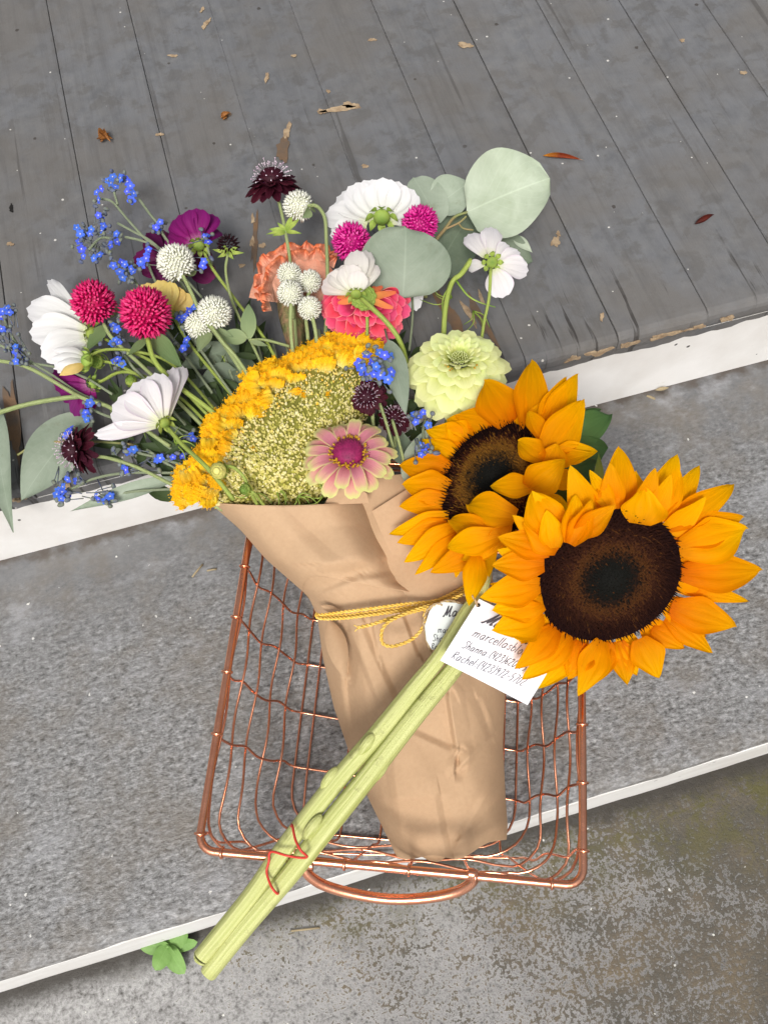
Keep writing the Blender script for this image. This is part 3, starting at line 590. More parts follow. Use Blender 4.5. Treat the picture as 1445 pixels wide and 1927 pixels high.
# ------------------------------------------------------------------ wire basket
BA = np.array([-.1141, .0758]); BU = unit(np.array([.2291, -.0881])); BV = np.array([-BU[1], BU[0]]); BW, BL, BZ = .2455, .290, .120
def BP(u, v, z): q = BA + BU * u + BV * v; return np.array([q[0], q[1], z])
def rrect(u0, u1, v0, v1, rad, z, n=5, seg=.012):
    pts = []
    for (cu, cv, a0) in [(u1 - rad, v0 + rad, -90), (u1 - rad, v1 - rad, 0), (u0 + rad, v1 - rad, 90), (u0 + rad, v0 + rad, 180)]:
        for k in range(n + 1):
            a = math.radians(a0 + 90 * k / n); pts.append((cu + rad * math.cos(a), cv + rad * math.sin(a)))
    out = []
    for i in range(len(pts)):
        a, b = np.array(pts[i]), np.array(pts[(i + 1) % len(pts)]); m = max(1, int(np.linalg.norm(b - a) / seg))
        for k in range(m): out.append(a + (b - a) * k / m)
    return np.array(out)
def basket():
    T = Thing('wire_basket', 'copper coloured wire basket with a front handle standing on the grey stair tread', 'basket', BP(BW / 2, BL / 2, 0))
    rr, wr = .0027, .00098
    q = rrect(0, BW, 0, BL, .011, BZ, 6); T.add('rim', tube([BP(u, v, BZ) for u, v in q], rr, 12, closed=True), M['copper'])
    # wall section: how far in and how high at fraction t of the way down
    IN = (.040, .030, .026, .024)     # left, right, front, back
    def wall(t): return (t ** 1.7, BZ * (1 - t) ** 1.0 * (1 - .25 * t * t) + .0026)
    for hk, t in enumerate((.10, .28, .47, .66, .84)):
        f, z = wall(t)
        q = rrect(IN[0] * f, BW - IN[1] * f, IN[2] * f, BL - IN[3] * f, .02 + .012 * t, z, 6, .006)
        d = np.cumsum(np.r_[0, np.linalg.norm(np.diff(q, axis=0), axis=1)]); per = d[-1]; k = round(per / .078)
        pts = []
        for (u, v), s in zip(q, d):
            w = math.sin(2 * math.pi * k * s / per + math.pi * hk); ins = .0018 * w
            cu, cv = BW / 2 - u, BL / 2 - v; e = max(abs(cu) / (BW / 2), abs(cv) / (BL / 2))
            pts.append(BP(u + (ins if abs(cu) / BW > abs(cv) / BL else 0) * np.sign(cu), v + (ins if abs(cu) / BW <= abs(cv) / BL else 0) * np.sign(cv), z + .0036 * w))
        T.add('wire', tube(pts, wr, 6, closed=True), M['copper'])
    fl = rrect(IN[0], BW - IN[1], IN[2], BL - IN[3], .032, .0024, 6); T.add('wire', tube([BP(u, v, .0024) for u, v in fl], wr, 6, closed=True), M['copper'])
    def run(p0, p1, i0, i1, axis, wob, zo):
        """one wire from rim to rim across the floor; p0/p1 rim positions along the other axis"""
        pts = []
        tt = [0, .15, .3, .45, .6, .75, .88, 1]
        ln = BW if axis == 0 else BL
        for s, t in enumerate(tt):
            f, z = wall(t); w = math.sin(s * 2.1 + wob) * .0022 * (0 < t < 1)
            pts.append((i0 * f, p0 + w, z if t < 1 else .0024 + zo))
        for s in np.linspace(0, 1, 7)[1:-1]: pts.append((i0 + (ln - i0 - i1) * s, p0 + (p1 - p0) * s, .0024 + zo))
        for s, t in enumerate(tt[::-1]):
            f, z = wall(t); w = math.sin(s * 2.1 + wob + 1) * .0022 * (0 < t < 1)
            pts.append((ln - i1 * f, p1 + w, z if t < 1 else .0024 + zo))
        W = [BP(a, b, z) if axis == 0 else BP(b, a, z) for a, b, z in pts]
        T.add('wire', tube(catmull(W, 5), wr, 6), M['copper'])
        for e, ax in ((W[0], BV), (W[-1], BV)) if axis == 0 else ((W[0], BU), (W[-1], BU)):
            T.add('ring', torus(np.array([e[0], e[1], BZ]), np.array([ax[0], ax[1], .12]), rr + wr * .6, wr * 1.05), M['copper'])
    for k, (a, b) in enumerate([(.010, .021), (.074, .063), (.117, .101), (.157, .140), (.196, .182), (.238, .226), (.276, .27)]): run(a, b, IN[0], IN[1], 0, k * 1.7, .0018)
    for k, (a, b) in enumerate([(.016, .02), (.052, .052), (.095, .095), (.136, .136), (.178, .178), (.226, .226)]):
        # floor part pulled inwards so the walls flare
        c = IN[0] + (BW - IN[0] - IN[1]) * (k + .35) / 5.7
        pts = []
        for t in (0, .15, .3, .5, .7, .86, 1):
            f, z = wall(t); pts.append((a + (c - a) * t ** 2, IN[2] * f, z))
        for s in np.linspace(0, 1, 8)[1:-1]: pts.append((c, IN[2] + (BL - IN[2] - IN[3]) * s, .0046))
        for t in (1, .86, .7, .5, .3, .15, 0):
            f, z = wall(t); pts.append((b + (c - b) * t ** 2, BL - IN[3] * f, z))
        W = [BP(u, v, z) for u, v, z in pts]; T.add('wire', tube(catmull(W, 5), wr, 6), M['copper'])
        for e in (W[0], W[-1]): T.add('ring', torus(np.array([e[0], e[1], BZ]), np.array([BU[0], BU[1], .1]), rr + wr * .6, wr * 1.05), M['copper'])
    hz = BZ
    h = [P(x, y, z) for x, y, z in [(590, 1628, hz + .001), (576, 1628, hz + .0005), (578, 1643, hz - .003), (606, 1664, hz - .010), (660, 1681, hz - .016), (730, 1692, hz - .019), (800, 1690, hz - .018), (856, 1679, hz - .013), (886, 1662, hz - .005), (893, 1646, hz + .0005), (880, 1643, hz + .001)]]
    T.add('handle', tube(catmull(h, 6), .0034, 12), M['copper'])
basket()

# ------------------------------------------------------------------ kraft paper wrap
CREASE = [  # x0,y0,x1,y1, height (mm, + ridge / - valley), half width px
    (575, 1118, 665, 1085, -2.5, 26), (665, 1085, 745, 1072, -1.6, 24), (610, 1060, 705, 1055, 3.0, 45), (600, 1160, 640, 1300, 2.2, 20), (640, 1180, 665, 1400, -3.2, 22), (662, 1190, 720, 1330, 2.6, 24),
    (600, 1130, 650, 1165, 3, 22), (690, 1180, 760, 1330, -2.2, 30), (625, 1340, 665, 1480, 2.0, 22), (845, 1310, 862, 1420, 3.2, 20), (862, 1420, 858, 1452, -3.5, 14), (862, 1445, 925, 1385, 2.8, 18),
    (925, 1385, 900, 1320, -1.6, 22), (950, 1440, 870, 1570, 1.8, 26), (870, 1570, 940, 1500, -1.5, 24), (780, 1370, 845, 1400, -2.0, 30), (700, 1505, 800, 1500, 1.4, 40), (800, 1180, 850, 1290, 2.2, 30),
    (760, 1150, 790, 1230, -2.5, 18), (700, 1150, 715, 1240, 2.0, 16), (830, 1500, 850, 1600, -2.0, 30), (450, 985, 600, 1140, 1.5, 20), (540, 960, 640, 1050, -1.2, 60), (740, 1440, 760, 1600, 1.5, 40), (655, 1240, 652, 1275, -3, 14), (655, 1275, 625, 1200, 2.6, 12)]
def seg_d(px, py, a):
    x0, y0, x1, y1 = a; dx, dy = x1 - x0, y1 - y0; L2 = dx * dx + dy * dy
    t = np.clip(((px - x0) * dx + (py - y0) * dy) / L2, 0, 1); return np.hypot(px - (x0 + t * dx), py - (y0 + t * dy)), t
def paper_disp(px, py):
    h = np.zeros_like(px)
    for (x0, y0, x1, y1, a, w) in CREASE:
        d, t = seg_d(px, py, (x0, y0, x1, y1)); sg = (px - x0) * (y1 - y0) - (py - y0) * (x1 - x0)
        q = np.clip(1 - d / np.where(sg > 0, w * 1.5, w * .42), 0, 1)
        h += a * .00175 * q * (.55 + .45 * np.sin(np.pi * np.clip(t * .8 + .15, 0, 1)))
    tri = lambda a: np.abs((a % 2.0) - 1.0) - .5
    mask = np.clip((py - 1120) / 60, 0, 1); m1 = .5 + .5 * np.sin(px * .016 + py * .009); m2 = .5 + .5 * np.sin(px * .011 - py * .014 + 2)
    for (ax, ay, per, amp, mk) in [(.94, -.34, 62, 2.6, m1), (.55, .83, 118, 2.4, m2), (.83, .55, 88, 2.0, 1 - m1), (-.30, .95, 150, 2.0, 1 - m2), (.98, .18, 41, 1.1, m1 * m2)]:
        h += amp * .001 * tri((px * ax + py * ay + 14 * np.sin(py * .013 + px * .006)) / per) * mk * (.36 + .64 * mask)
    h += .0011 * np.sin(px * .031 + py * .017 + 1) * np.sin(py * .021 - px * .012) + .0005 * np.sin(px * .07 - py * .05)
    return h
def interp_poly(pts, t):
    pts = np.asarray(pts, float); return np.stack([np.interp(t, pts[:, 0], pts[:, k]) for k in range(1, pts.shape[1])], -1)
def paper():
    T = Thing('paper_wrap', 'brown kraft paper wrapped as a cone around the bouquet stems in the basket', 'wrapping paper', P(800, 1400, .01))
    # t, left x,y, right x,y, crest height, side height
    S = [(0, 746, 1612, 953, 1580, .070, .036), (.05, 730, 1578, 955, 1556, .078, .038), (.16, 692, 1500, 951, 1500, .092, .045), (.30, 655, 1410, 946, 1400, .104, .053), (.44, 628, 1330, 950, 1318, .116, .062), (.58, 607, 1235, 950, 1230, .128, .078),
         (.69, 597, 1158, 905, 1150, .139, .098), (.76, 580, 1122, 852, 1128, .146, .110), (.85, 500, 1052, 776, 1100, .158, .125), (.92, 452, 996, 727, 1015, .168, .134), (1, 394, 946, 693, 942, .178, .142)]
    nu, nv = 210, 150; t = np.linspace(0, 1, nu); A = interp_poly(S, t)
    for _ in range(6): A[1:-1] = .25 * A[:-2] + .5 * A[1:-1] + .25 * A[2:]
    s = np.linspace(0, 1, nv)
    px = A[:, None, 0] + (A[:, None, 2] - A[:, None, 0]) * s; py = A[:, None, 1] + (A[:, None, 3] - A[:, None, 1]) * s
    py = py + (7 * np.sin(np.pi * s) * t[:, None] ** 6) + (20 * np.sin(np.pi * s) + 6 * np.sin(4 * np.pi * s + .6) - 3.4) * (1 - t[:, None]) ** 9
    arch = np.clip(1 - np.abs(2 * s - 1) ** 3.4, 0, 1) ** .8
    z = A[:, None, 5] + (A[:, None, 4] - A[:, None, 5]) * arch + paper_disp(px, py) * np.clip(np.minimum(s, 1 - s) * 9, 0.15, 1)
    V = np.array([P(px[i, j], py[i, j], z[i, j]) for i in range(nu) for j in range(nv)]); F = grid_faces(nu, nv)
    T.add('front_sheet', (V, F), M['paper'])
    # the turned-over top of the sheet, its hem lying free above the tie
    n1, n2 = 60, 90; V3 = []
    for q in np.linspace(0, 1, n2):
        te = .772 + .052 * math.sin(math.pi * min(1, q * 1.15)) + .010 * math.sin(9 * q) + .10 * max(0, q - .80)
        for f in np.linspace(0, 1, n1):
            tt = 1 - (1 - te) * f; k = tt * (nu - 1); i0 = min(nu - 2, int(k)); w_ = k - i0; sj = q * (nv - 1); j0 = min(nv - 2, int(sj)); u_ = sj - j0
            bl = lambda G: (G[i0, j0] * (1 - w_) + G[i0 + 1, j0] * w_) * (1 - u_) + (G[i0, j0 + 1] * (1 - w_) + G[i0 + 1, j0 + 1] * w_) * u_
            V3.append(P(bl(px), bl(py), bl(z) + .0007 + .0026 * f ** 3 * math.sin(math.pi * min(1, max(0, q))) ** .5 + (.0012 if 0 < f < 1 else .0006)))
    T.add('turned_hem', (V3, grid_faces(n2, n1)), M['paper'])
    # underside, closing the tube
    nb = 14; V2 = []; sb = np.linspace(0, 1, nb)
    for i in list(range(0, nu, 6)) + [nu - 1]:
        for q in sb:
            x, y = A[i, 0] + (A[i, 2] - A[i, 0]) * q, A[i, 1] + (A[i, 3] - A[i, 1]) * q
            zs = A[i, 5]; V2.append(P(x, y, zs - min(zs - .006, .034) * math.sin(math.pi * q) ** .6))
    T.add('back_sheet', (V2, grid_faces(len(range(0, nu, 6)) + 1, nb)), M['paper'])
    # inner flap showing right of the front sheet, up to the sunflowers
    def sheet(name, rows, zf, nu=40, nv=40, amp=1.0):
        rows = np.asarray(rows, float); k = rows.shape[0]; V = []
        for a in np.linspace(0, 1, nu):
            L0 = np.array([np.interp(a, np.linspace(0, 1, k), rows[:, q]) for q in range(4)])
            for b in np.linspace(0, 1, nv):
                x, y = L0[0] + (L0[2] - L0[0]) * b, L0[1] + (L0[3] - L0[1]) * b
                dz = .0016 * math.sin(x * .035 + y * .011) * math.sin(y * .03) * amp; V.append(P(x, y, zf(a, b) + dz))
        T.add(name, (V, grid_faces(nu, nv)), M['paper'])
    sheet('inner_flap', [(640, 905, 775, 890), (668, 960, 850, 940), (700, 1040, 920, 1030), (740, 1120, 930, 1120), (790, 1160, 920, 1150)], lambda a, b: .157 - .020 * a + .008 * math.sin(math.pi * b))
    sheet('inner_flap', [(700, 962, 790, 905), (716, 1000, 860, 960), (745, 1060, 900, 1040), (790, 1120, 890, 1120)], lambda a, b: .162 - .020 * a + .006 * math.sin(math.pi * b))
    sheet('folded_corner', [(634, 911, 652, 914), (622, 928, 690, 927), (610, 950, 694, 947)], lambda a, b: .176 - .004 * a + .004 * b, 12, 16, .4)
    # pinched pleat below the tie
    T.add('pleat', ppx((618, 1166, .128), (655, 1276, .130), 40, shape='leaf', bow=.05, cup=-.5, nu=14, nv=9), M['paper'])
    T.add('pleat', ppx((604, 1140, .139), (650, 1156, .141), 14, shape='leaf', bow=.05, cup=-.5, nu=14, nv=9), M['paper'])
    T.add('pleat', ppx((842, 1606, .050), (790, 1606, .052), 22, shape='leaf', bow=.1, cup=.6, nu=10, nv=7), M['paper'])
paper()

def twisted(pts, r, n=10, turns=.006, strands=2):
    c = catmull(pts, n); d = np.r_[0, np.cumsum(np.linalg.norm(np.diff(c, axis=0), axis=1))]; m = max(20, int(d[-1] / .0007))
    q = np.stack([np.interp(np.linspace(0, d[-1], m), d, c[:, k]) for k in range(3)], 1); Tn = np.gradient(q, axis=0); Tn /= np.linalg.norm(Tn, axis=1, keepdims=True) + 1e-12
    u = np.cross(Tn, [0, 0, 1.0]); u /= np.linalg.norm(u, axis=1, keepdims=True) + 1e-12; w = np.cross(Tn, u); ph = np.linspace(0, d[-1], m) / turns * 2 * np.pi; gs = []
    for k in range(strands):
        a = ph + 2 * np.pi * k / strands; gs.append(tube(q + r * .62 * (np.cos(a)[:, None] * u + np.sin(a)[:, None] * w), r * .62, 5))
    return merge(gs)
def twine():
    T = Thing('yellow_twine', 'yellow twine tied in a bow around the neck of the paper wrap', 'twine', P(720, 1160, .14))
    z = lambda x: .136 + .019 * math.sin(math.pi * min(1, max(0, (x - 590) / 320))) ** .6
    for k, dy in enumerate((0, -7, 5)):
        T.add('strand', twisted([P(x, y + dy * f, z(x) + .0015 + .001 * k) for x, y, f in [(594, 1156, .2), (604, 1161, .6), (650, 1158, 1), (700, 1152, 1), (760, 1144, 1), (815, 1137, .8), (850, 1124, 1), (880, 1108, 1.2)]], .00105), M['twine'])
    T.add('bow_loop', twisted([P(*p) for p in [(812, 1138, .163), (775, 1150, .166), (735, 1168, .166), (719, 1186, .164), (720, 1210, .160), (740, 1216, .159), (775, 1203, .160), (797, 1178, .163), (800, 1152, .165), (815, 1138, .165)]], .0011), M['twine'])
    T.add('tail', twisted([P(*p) for p in [(674, 1181, .157), (700, 1175, .158), (745, 1160, .161), (800, 1145, .165), (835, 1134, .166), (872, 1118, .166)]], .00115), M['twine'])
    for a, b in (((672, 1184), (666, 1176)), ((672, 1183), (668, 1188))): T.add('frayed_end', tube([P(674, 1181, .157), P(*b, .158)], .0004, 4), M['twine'])
    T.add('strand', twisted([P(*p) for p in [(800, 1148, .161), (840, 1130, .168), (868, 1135, .170), (895, 1130, .170)]], .0007), M['string'])
twine()

# ------------------------------------------------------------------ handwritten tags
GL = {  # strokes on a unit x-height 1, advance last
 'm': ([[(0, 1), (0, 0)], [(0, .7), (.25, 1), (.42, .8), (.42, 0)], [(.42, .7), (.68, 1), (.85, .8), (.87, 0)]], 1.15), 'a': ([[(.55, .85), (.3, 1), (.02, .6), (.1, .08), (.35, .05), (.55, .5), (.58, .95), (.58, .2), (.7, 0)]], .9),
 'r': ([[(0, 1), (.02, 0)], [(.02, .6), (.2, .95), (.4, .95)]], .55), 'c': ([[(.5, .85), (.28, 1), (.02, .6), (.1, .1), (.35, 0), (.52, .15)]], .68), 'e': ([[(.04, .5), (.5, .6), (.42, .95), (.2, .98), (.02, .55), (.12, .05), (.5, .12)]], .68),
 'l': ([[(0, 1.9), (.02, 0)]], .28), 's': ([[(.42, .9), (.2, 1), (.06, .75), (.36, .4), (.3, .05), (.0, .1)]], .58), 'b': ([[(0, 1.9), (.02, .05)], [(.02, .7), (.28, 1), (.52, .5), (.3, 0), (.02, .15)]], .7),
 'o': ([[(.28, 1), (.02, .6), (.1, .08), (.34, 0), (.54, .45), (.44, .92), (.26, 1)]], .7), 'S': ([[(.7, 1.7), (.4, 1.95), (.1, 1.6), (.4, 1.1), (.68, .6), (.4, .05), (.0, .25)]], .9), 'h': ([[(0, 1.9), (.02, 0)], [(.02, .6), (.28, 1), (.48, .7), (.5, 0)]], .72),
 'n': ([[(0, 1), (.02, 0)], [(.02, .6), (.28, 1), (.46, .7), (.48, 0)]], .7), ':': ([[(.1, .85), (.13, .62)], [(.1, .25), (.13, .02)]], .4), '(': ([[(.35, 2.0), (.08, 1.3), (.08, .5), (.32, -.2)]], .45), ')': ([[(.05, 2.0), (.3, 1.3), (.3, .5), (.03, -.2)]], .45),
 '0': ([[(.3, 1.8), (.03, 1.1), (.12, .1), (.36, 0), (.58, .9), (.44, 1.7), (.28, 1.8)]], .72), '1': ([[(.1, 1.5), (.25, 1.8), (.25, 0)]], .45), '2': ([[(.05, 1.4), (.3, 1.8), (.5, 1.4), (.05, .05), (.6, .05)]], .75), '3': ([[(.05, 1.6), (.32, 1.8), (.45, 1.4), (.2, 1.0), (.5, .6), (.32, .05), (.0, .2)]], .65),
 '4': ([[(.1, 1.8), (.02, .9), (.5, .9)], [(.45, 1.8), (.42, 0)]], .68), '5': ([[(.5, 1.75), (.12, 1.75), (.08, 1.05), (.4, 1.0), (.45, .4), (.2, .02), (.0, .15)]], .65), '6': ([[(.42, 1.75), (.1, 1.0), (.05, .3), (.3, 0), (.5, .4), (.3, .8), (.08, .5)]], .68), '7': ([[(.02, 1.75), (.52, 1.75), (.2, 0)]], .66),
 '9': ([[(.45, 1.5), (.2, 1.75), (.02, 1.3), (.25, .95), (.46, 1.4), (.42, 0)]], .65), '-': ([[(.02, .75), (.42, .8)]], .55), 'R': ([[(0, 1.8), (.03, 0)], [(0, 1.75), (.45, 1.7), (.48, 1.2), (.05, .95), (.6, 0)]], .8), ' ': ([], .35),
 'M': ([[(-.1, .1), (.08, .0), (.3, .9), (.42, 1.9), (.45, 1.0), (.48, .15), (.75, 1.0), (.98, 1.9), (.95, .9), (1.0, .05), (1.25, .2)]], 1.35), 'f': ([[(.5, 1.7), (.3, 1.9), (.2, .9), (.12, -.7), (.3, -.5)], [(.0, .95), (.45, 1.0)]], .6),
}
def ribbon(pts, w, nrm, off):
    p = catmull(pts, 4) if len(pts) > 2 else np.asarray(pts); T = np.gradient(p, axis=0); T /= np.linalg.norm(T, axis=1, keepdims=True) + 1e-12
    s = np.cross(nrm, T); V = np.empty((2 * len(p), 3)); V[0::2] = p + s * w / 2 + nrm * off; V[1::2] = p - s * w / 2 + nrm * off
    return V, [(2 * i, 2 * i + 1, 2 * i + 3, 2 * i + 2) for i in range(len(p) - 1)]
def text_geo(txt, o, ux, uy, nrm, xh, w, off, slant=.12, adv_k=1.0, jit=.04, surf=None):
    gs = []; x = 0; r_ = np.random.default_rng(len(txt))
    for ch in txt:
        st, adv = GL[ch]
        for s in st:
            pp = [o + ux * ((x + a + slant * b) * xh) + uy * ((b + r_.uniform(-jit, jit)) * xh) for a, b in s]
            gs.append(ribbon(pp, w, nrm, off))
        x += adv * adv_k + .12
    return gs, x * xh
def tags():
    # square card, lying on the stalks below the large sunflower head
    c = {'tl': P(901, 1127, .200), 'bl': P(828, 1243, .194), 'br': P(992, 1327, .188)}; c['tr'] = c['tl'] + c['br'] - c['bl']
    T = Thing('gift_tag', 'square white tag handwritten in black lying over the sunflower stalks', 'tag', c['bl'])
    U_, V_ = c['br'] - c['bl'], c['tl'] - c['bl']; nrm = unit(np.cross(U_, V_)); nu = nv = 16; V = []
    def S(a, b): return c['bl'] + U_ * a + V_ * b + nrm * (.0022 * math.sin(math.pi * a) - .0012 * math.cos(2.2 * math.pi * b) * a + .002 * a * a * (1 - b))
    for i in range(nu):
        for j in range(nv): V.append(S(i / (nu - 1), j / (nv - 1)))
    F = [f for f in grid_faces(nu, nv)]; Vb = np.array(V) - nrm * .0003
    g = merge([(np.array(V), F), (Vb, [f[::-1] for f in F])])
    T.add('card', (g[0], g[1]), M['tagpaper'])
    Lu, Lv = np.linalg.norm(U_), np.linalg.norm(V_); ux, uy = U_ / Lu, V_ / Lv
    def conform(gs):
        out = []
        for v, f in gs:
            v = np.asarray(v); rel = v - c['bl']; a = rel @ ux / Lu; b = rel @ uy / Lv
            out.append((np.array([S(x, y) + nrm * .0005 for x, y in zip(a, b)]), f))
        return out
    def line(txt, px, py, xh, w, length):
        o = c['bl'] + ux * ((P(px, py, .196) - c['bl']) @ ux) + uy * ((P(px, py, .196) - c['bl']) @ uy)
        gs, l = text_geo(txt, o, ux, uy, nrm, xh, w, .0003)
        k = length * MPP(900, 1200, .196) / l
        gs, _ = text_geo(txt, o, ux, uy, nrm, xh * k, w, .0003); T.add('lettering', merge(conform(gs))[:2], M['ink'])
    line('marcellasblooms', 873, 1195, .002, .00036, 124)
    line('Shanna:(423)620-7512', 859, 1218, .002, .00034, 134)
    line('Rachel:(423)972-5702', 845, 1240, .002, .00034, 140)
    o = c['bl'] + ux * ((P(886, 1165, .198) - c['bl']) @ ux) + uy * ((P(886, 1165, .198) - c['bl']) @ uy)
    T.add('lettering', merge(conform(text_geo('Ma', o, ux, uy, nrm, .0047, .0010, .0003, .45, 1.0, 0)[0]))[:2], M['ink'])
    o = o + ux * .0265 + uy * .000; T.add('lettering', merge(conform(text_geo('of', o, ux, uy, nrm, .004, .0007, .0003, .3, 1.0, 0)[0]))[:2], M['ink'])
    T.add('string', twisted([P(*p) for p in [(898, 1141, .2005), (893, 1128, .2035), (884, 1118, .199), (872, 1120, .175)]], .0007), M['string'])
    T.add('punched_hole', tube([P(900, 1139, .1995), P(900, 1139, .2005)], .0012, 10), M['dark'])
    # pale scalloped tag tucked under the stalks
    T2 = Thing('gift_tag', 'pale mint tag with clipped corners tucked behind the sunflower stalks', 'tag', P(840, 1180, .15))
    out = [(808, 1150), (818, 1137), (832, 1133), (900, 1137), (915, 1150), (905, 1180), (880, 1230), (825, 1224), (812, 1222), (802, 1205), (799, 1178)]
    zt2 = lambda x, y: .166 + (x - 800) * .00004
    top = np.array([P(x, y, zt2(x, y)) for x, y in out]); n2 = unit(np.cross(top[3] - top[0], top[6] - top[0])); n2 = n2 if n2[2] > 0 else -n2
    k = len(out); bot = top - n2 * .0004
    fc = tuple(range(k)); nf = np.cross(top[1] - top[0], top[2] - top[0]); fc = fc if nf @ n2 > 0 else fc[::-1]
    T2.add('card', (np.vstack([top, bot]), [fc, tuple(i + k for i in fc)[::-1]] + [(i, (i + 1) % k, (i + 1) % k + k, i + k) for i in range(k)]), M['tagpaper2'], smooth=False)
    ux = unit(P(860, 1156, .167) - P(830, 1155, .166)); ux = unit(ux - n2 * (ux @ n2)); uy = np.cross(n2, ux)
    for txt, x, y, xh, w in (('Mar', 834, 1160, .0038, .0008), ('marcellas', 824, 1191, .0024, .00042), ('Shanna', 814, 1207, .0024, .0004), ('Rachel', 812, 1222, .0022, .0004)):
        T2.add('lettering', merge(text_geo(txt, P(x, y, zt2(x, y)), ux, uy, n2, xh, w, .0004, .25 if txt == 'Mar' else .1)[0])[:2], M['ink'])
    T2.add('string', twisted([P(*p) for p in [(832, 1139, .1675), (820, 1136, .168), (803, 1150, .166), (797, 1180, .164), (806, 1215, .160), (820, 1240, .155)]], .0007), M['string'])
tags()

# ------------------------------------------------------------------ flower building blocks
def stem(T, pts, r=.0014, mat='stem', parent=None, n=6, seg=7, lobes=0):
    return T.add('stem', px_tube(pts, r, seg, n, lobes=lobes, lobe_amp=.035 if lobes else 0), M[mat], parent)
NECK = [(560, 985, .155), (600, 1060, .138)]
def calyx(T, c, nrm, r, h, mat='calyx', sep=8, sl=1.9, parent=None):
    r *= .74; h *= .7; u, w, n = frame(nrm); g = [ellipsoid(c - n * h * .3, n, h * .75, r, 6, 10)]
    for k in range(sep):
        a = 2 * math.pi * k / sep; d = math.cos(a) * u + math.sin(a) * w
        g.append(petal(c - n * h * .6 + d * r * .8, c + d * r * sl + n * h * .5, r * .9, d + n * .3, 'lance', .12, .3, nu=6, nv=3))
    return T.add('calyx', merge(g)[:3], M[mat], parent)
def ray_cosmos(name, label, group, c, base, pets, mat, z=.185, zt=None, cal=None, st=None, stmat='stem_bright', sr=.0013, cup=.18, cz=None, **kw):
    """petals given one by one: (tip x, tip y, width[, base x, base y[, tip height]])"""
    T = Thing(name, label, 'flower', P(base[0], base[1], z), group)
    for i, p in enumerate(pets):
        bx, by = (p[3], p[4]) if len(p) > 4 else base
        tz = p[5] if len(p) > 5 else (zt if zt is not None else z)
        T.add('petal', ppx((bx, by, z + .0004 * i), (p[0], p[1], tz + .0006 * i), p[2], shape=kw.get('shape', 'cosmos'), bow=kw.get('bow', .07), cup=cup, rip=kw.get('rip', .035), ripn=4, tipcurl=kw.get('tipcurl', .05), wav=.03, nu=12, nv=11, twist=rng.uniform(-.15, .15)), M[mat])
    if cal: calyx(T, P(cal[0], cal[1], (cz or z) + .003), N(cal[2], cal[3], cal[4]), cal[5] * MPP(*base, z), cal[6] * MPP(*base, z))
    if st: stem(T, st, sr, stmat)
    return T
def globe(label, c, rx, ry, ax, mat, st, group, z=.18, n=170, stmat='stem', spike=.16, sepals=True, sr=.0015):
    """round clover-like head of many pointed bracts"""
    m = MPP(c[0], c[1], z); C = P(c[0], c[1], z); a = N(*ax); u, w, a = frame(a)
    T = Thing('globe_amaranth', label, 'flower', C, group); r1, r2 = rx * m, ry * m; gs = []
    core = ellipsoid(C, a, r2 * .84, r1 * .84, 10, 14); gs.append((core[0], core[1], np.full((len(core[0]), 2), .3)))
    for d in fib(int(n * 1.9)):
        if d[2] < -.82: continue
        q = C + .72 * (u * d[0] * r1 + w * d[1] * r1 + a * d[2] * r2)
        dr = unit(u * d[0] + w * d[1] + a * (d[2] * .9 + .28) + rng.normal(0, .16, 3)); L = r1 * (.34 + spike * rng.uniform(.3, 1.2))
        g = spindle(q + dr * L * .5, dr, L, r1 * .105, 3); gs.append((np.array(g[0]), g[1], np.array([[.2, 0]] + [[.55 + .2 * rng.normal(), 0]] * 3 + [[.92 - .25 * rng.uniform() ** 2, 0]])))
    T.add('flower_head', merge(gs)[:3], M[mat], kind='stuff')
    if sepals:
        for k in (-1, 1):
            T.add('leaf', petal(C - a * r2 * .8, C - a * r2 * .62 + u * k * r1 * .9 + w * .3 * r1, r1 * .75, -a + TOCAM * .5, 'leaf', .15, .4, nu=7, nv=5), M['bract_leaf'])
    if st: stem(T, [(*(s[:2]), s[2]) for s in st], sr, stmat)
    return T
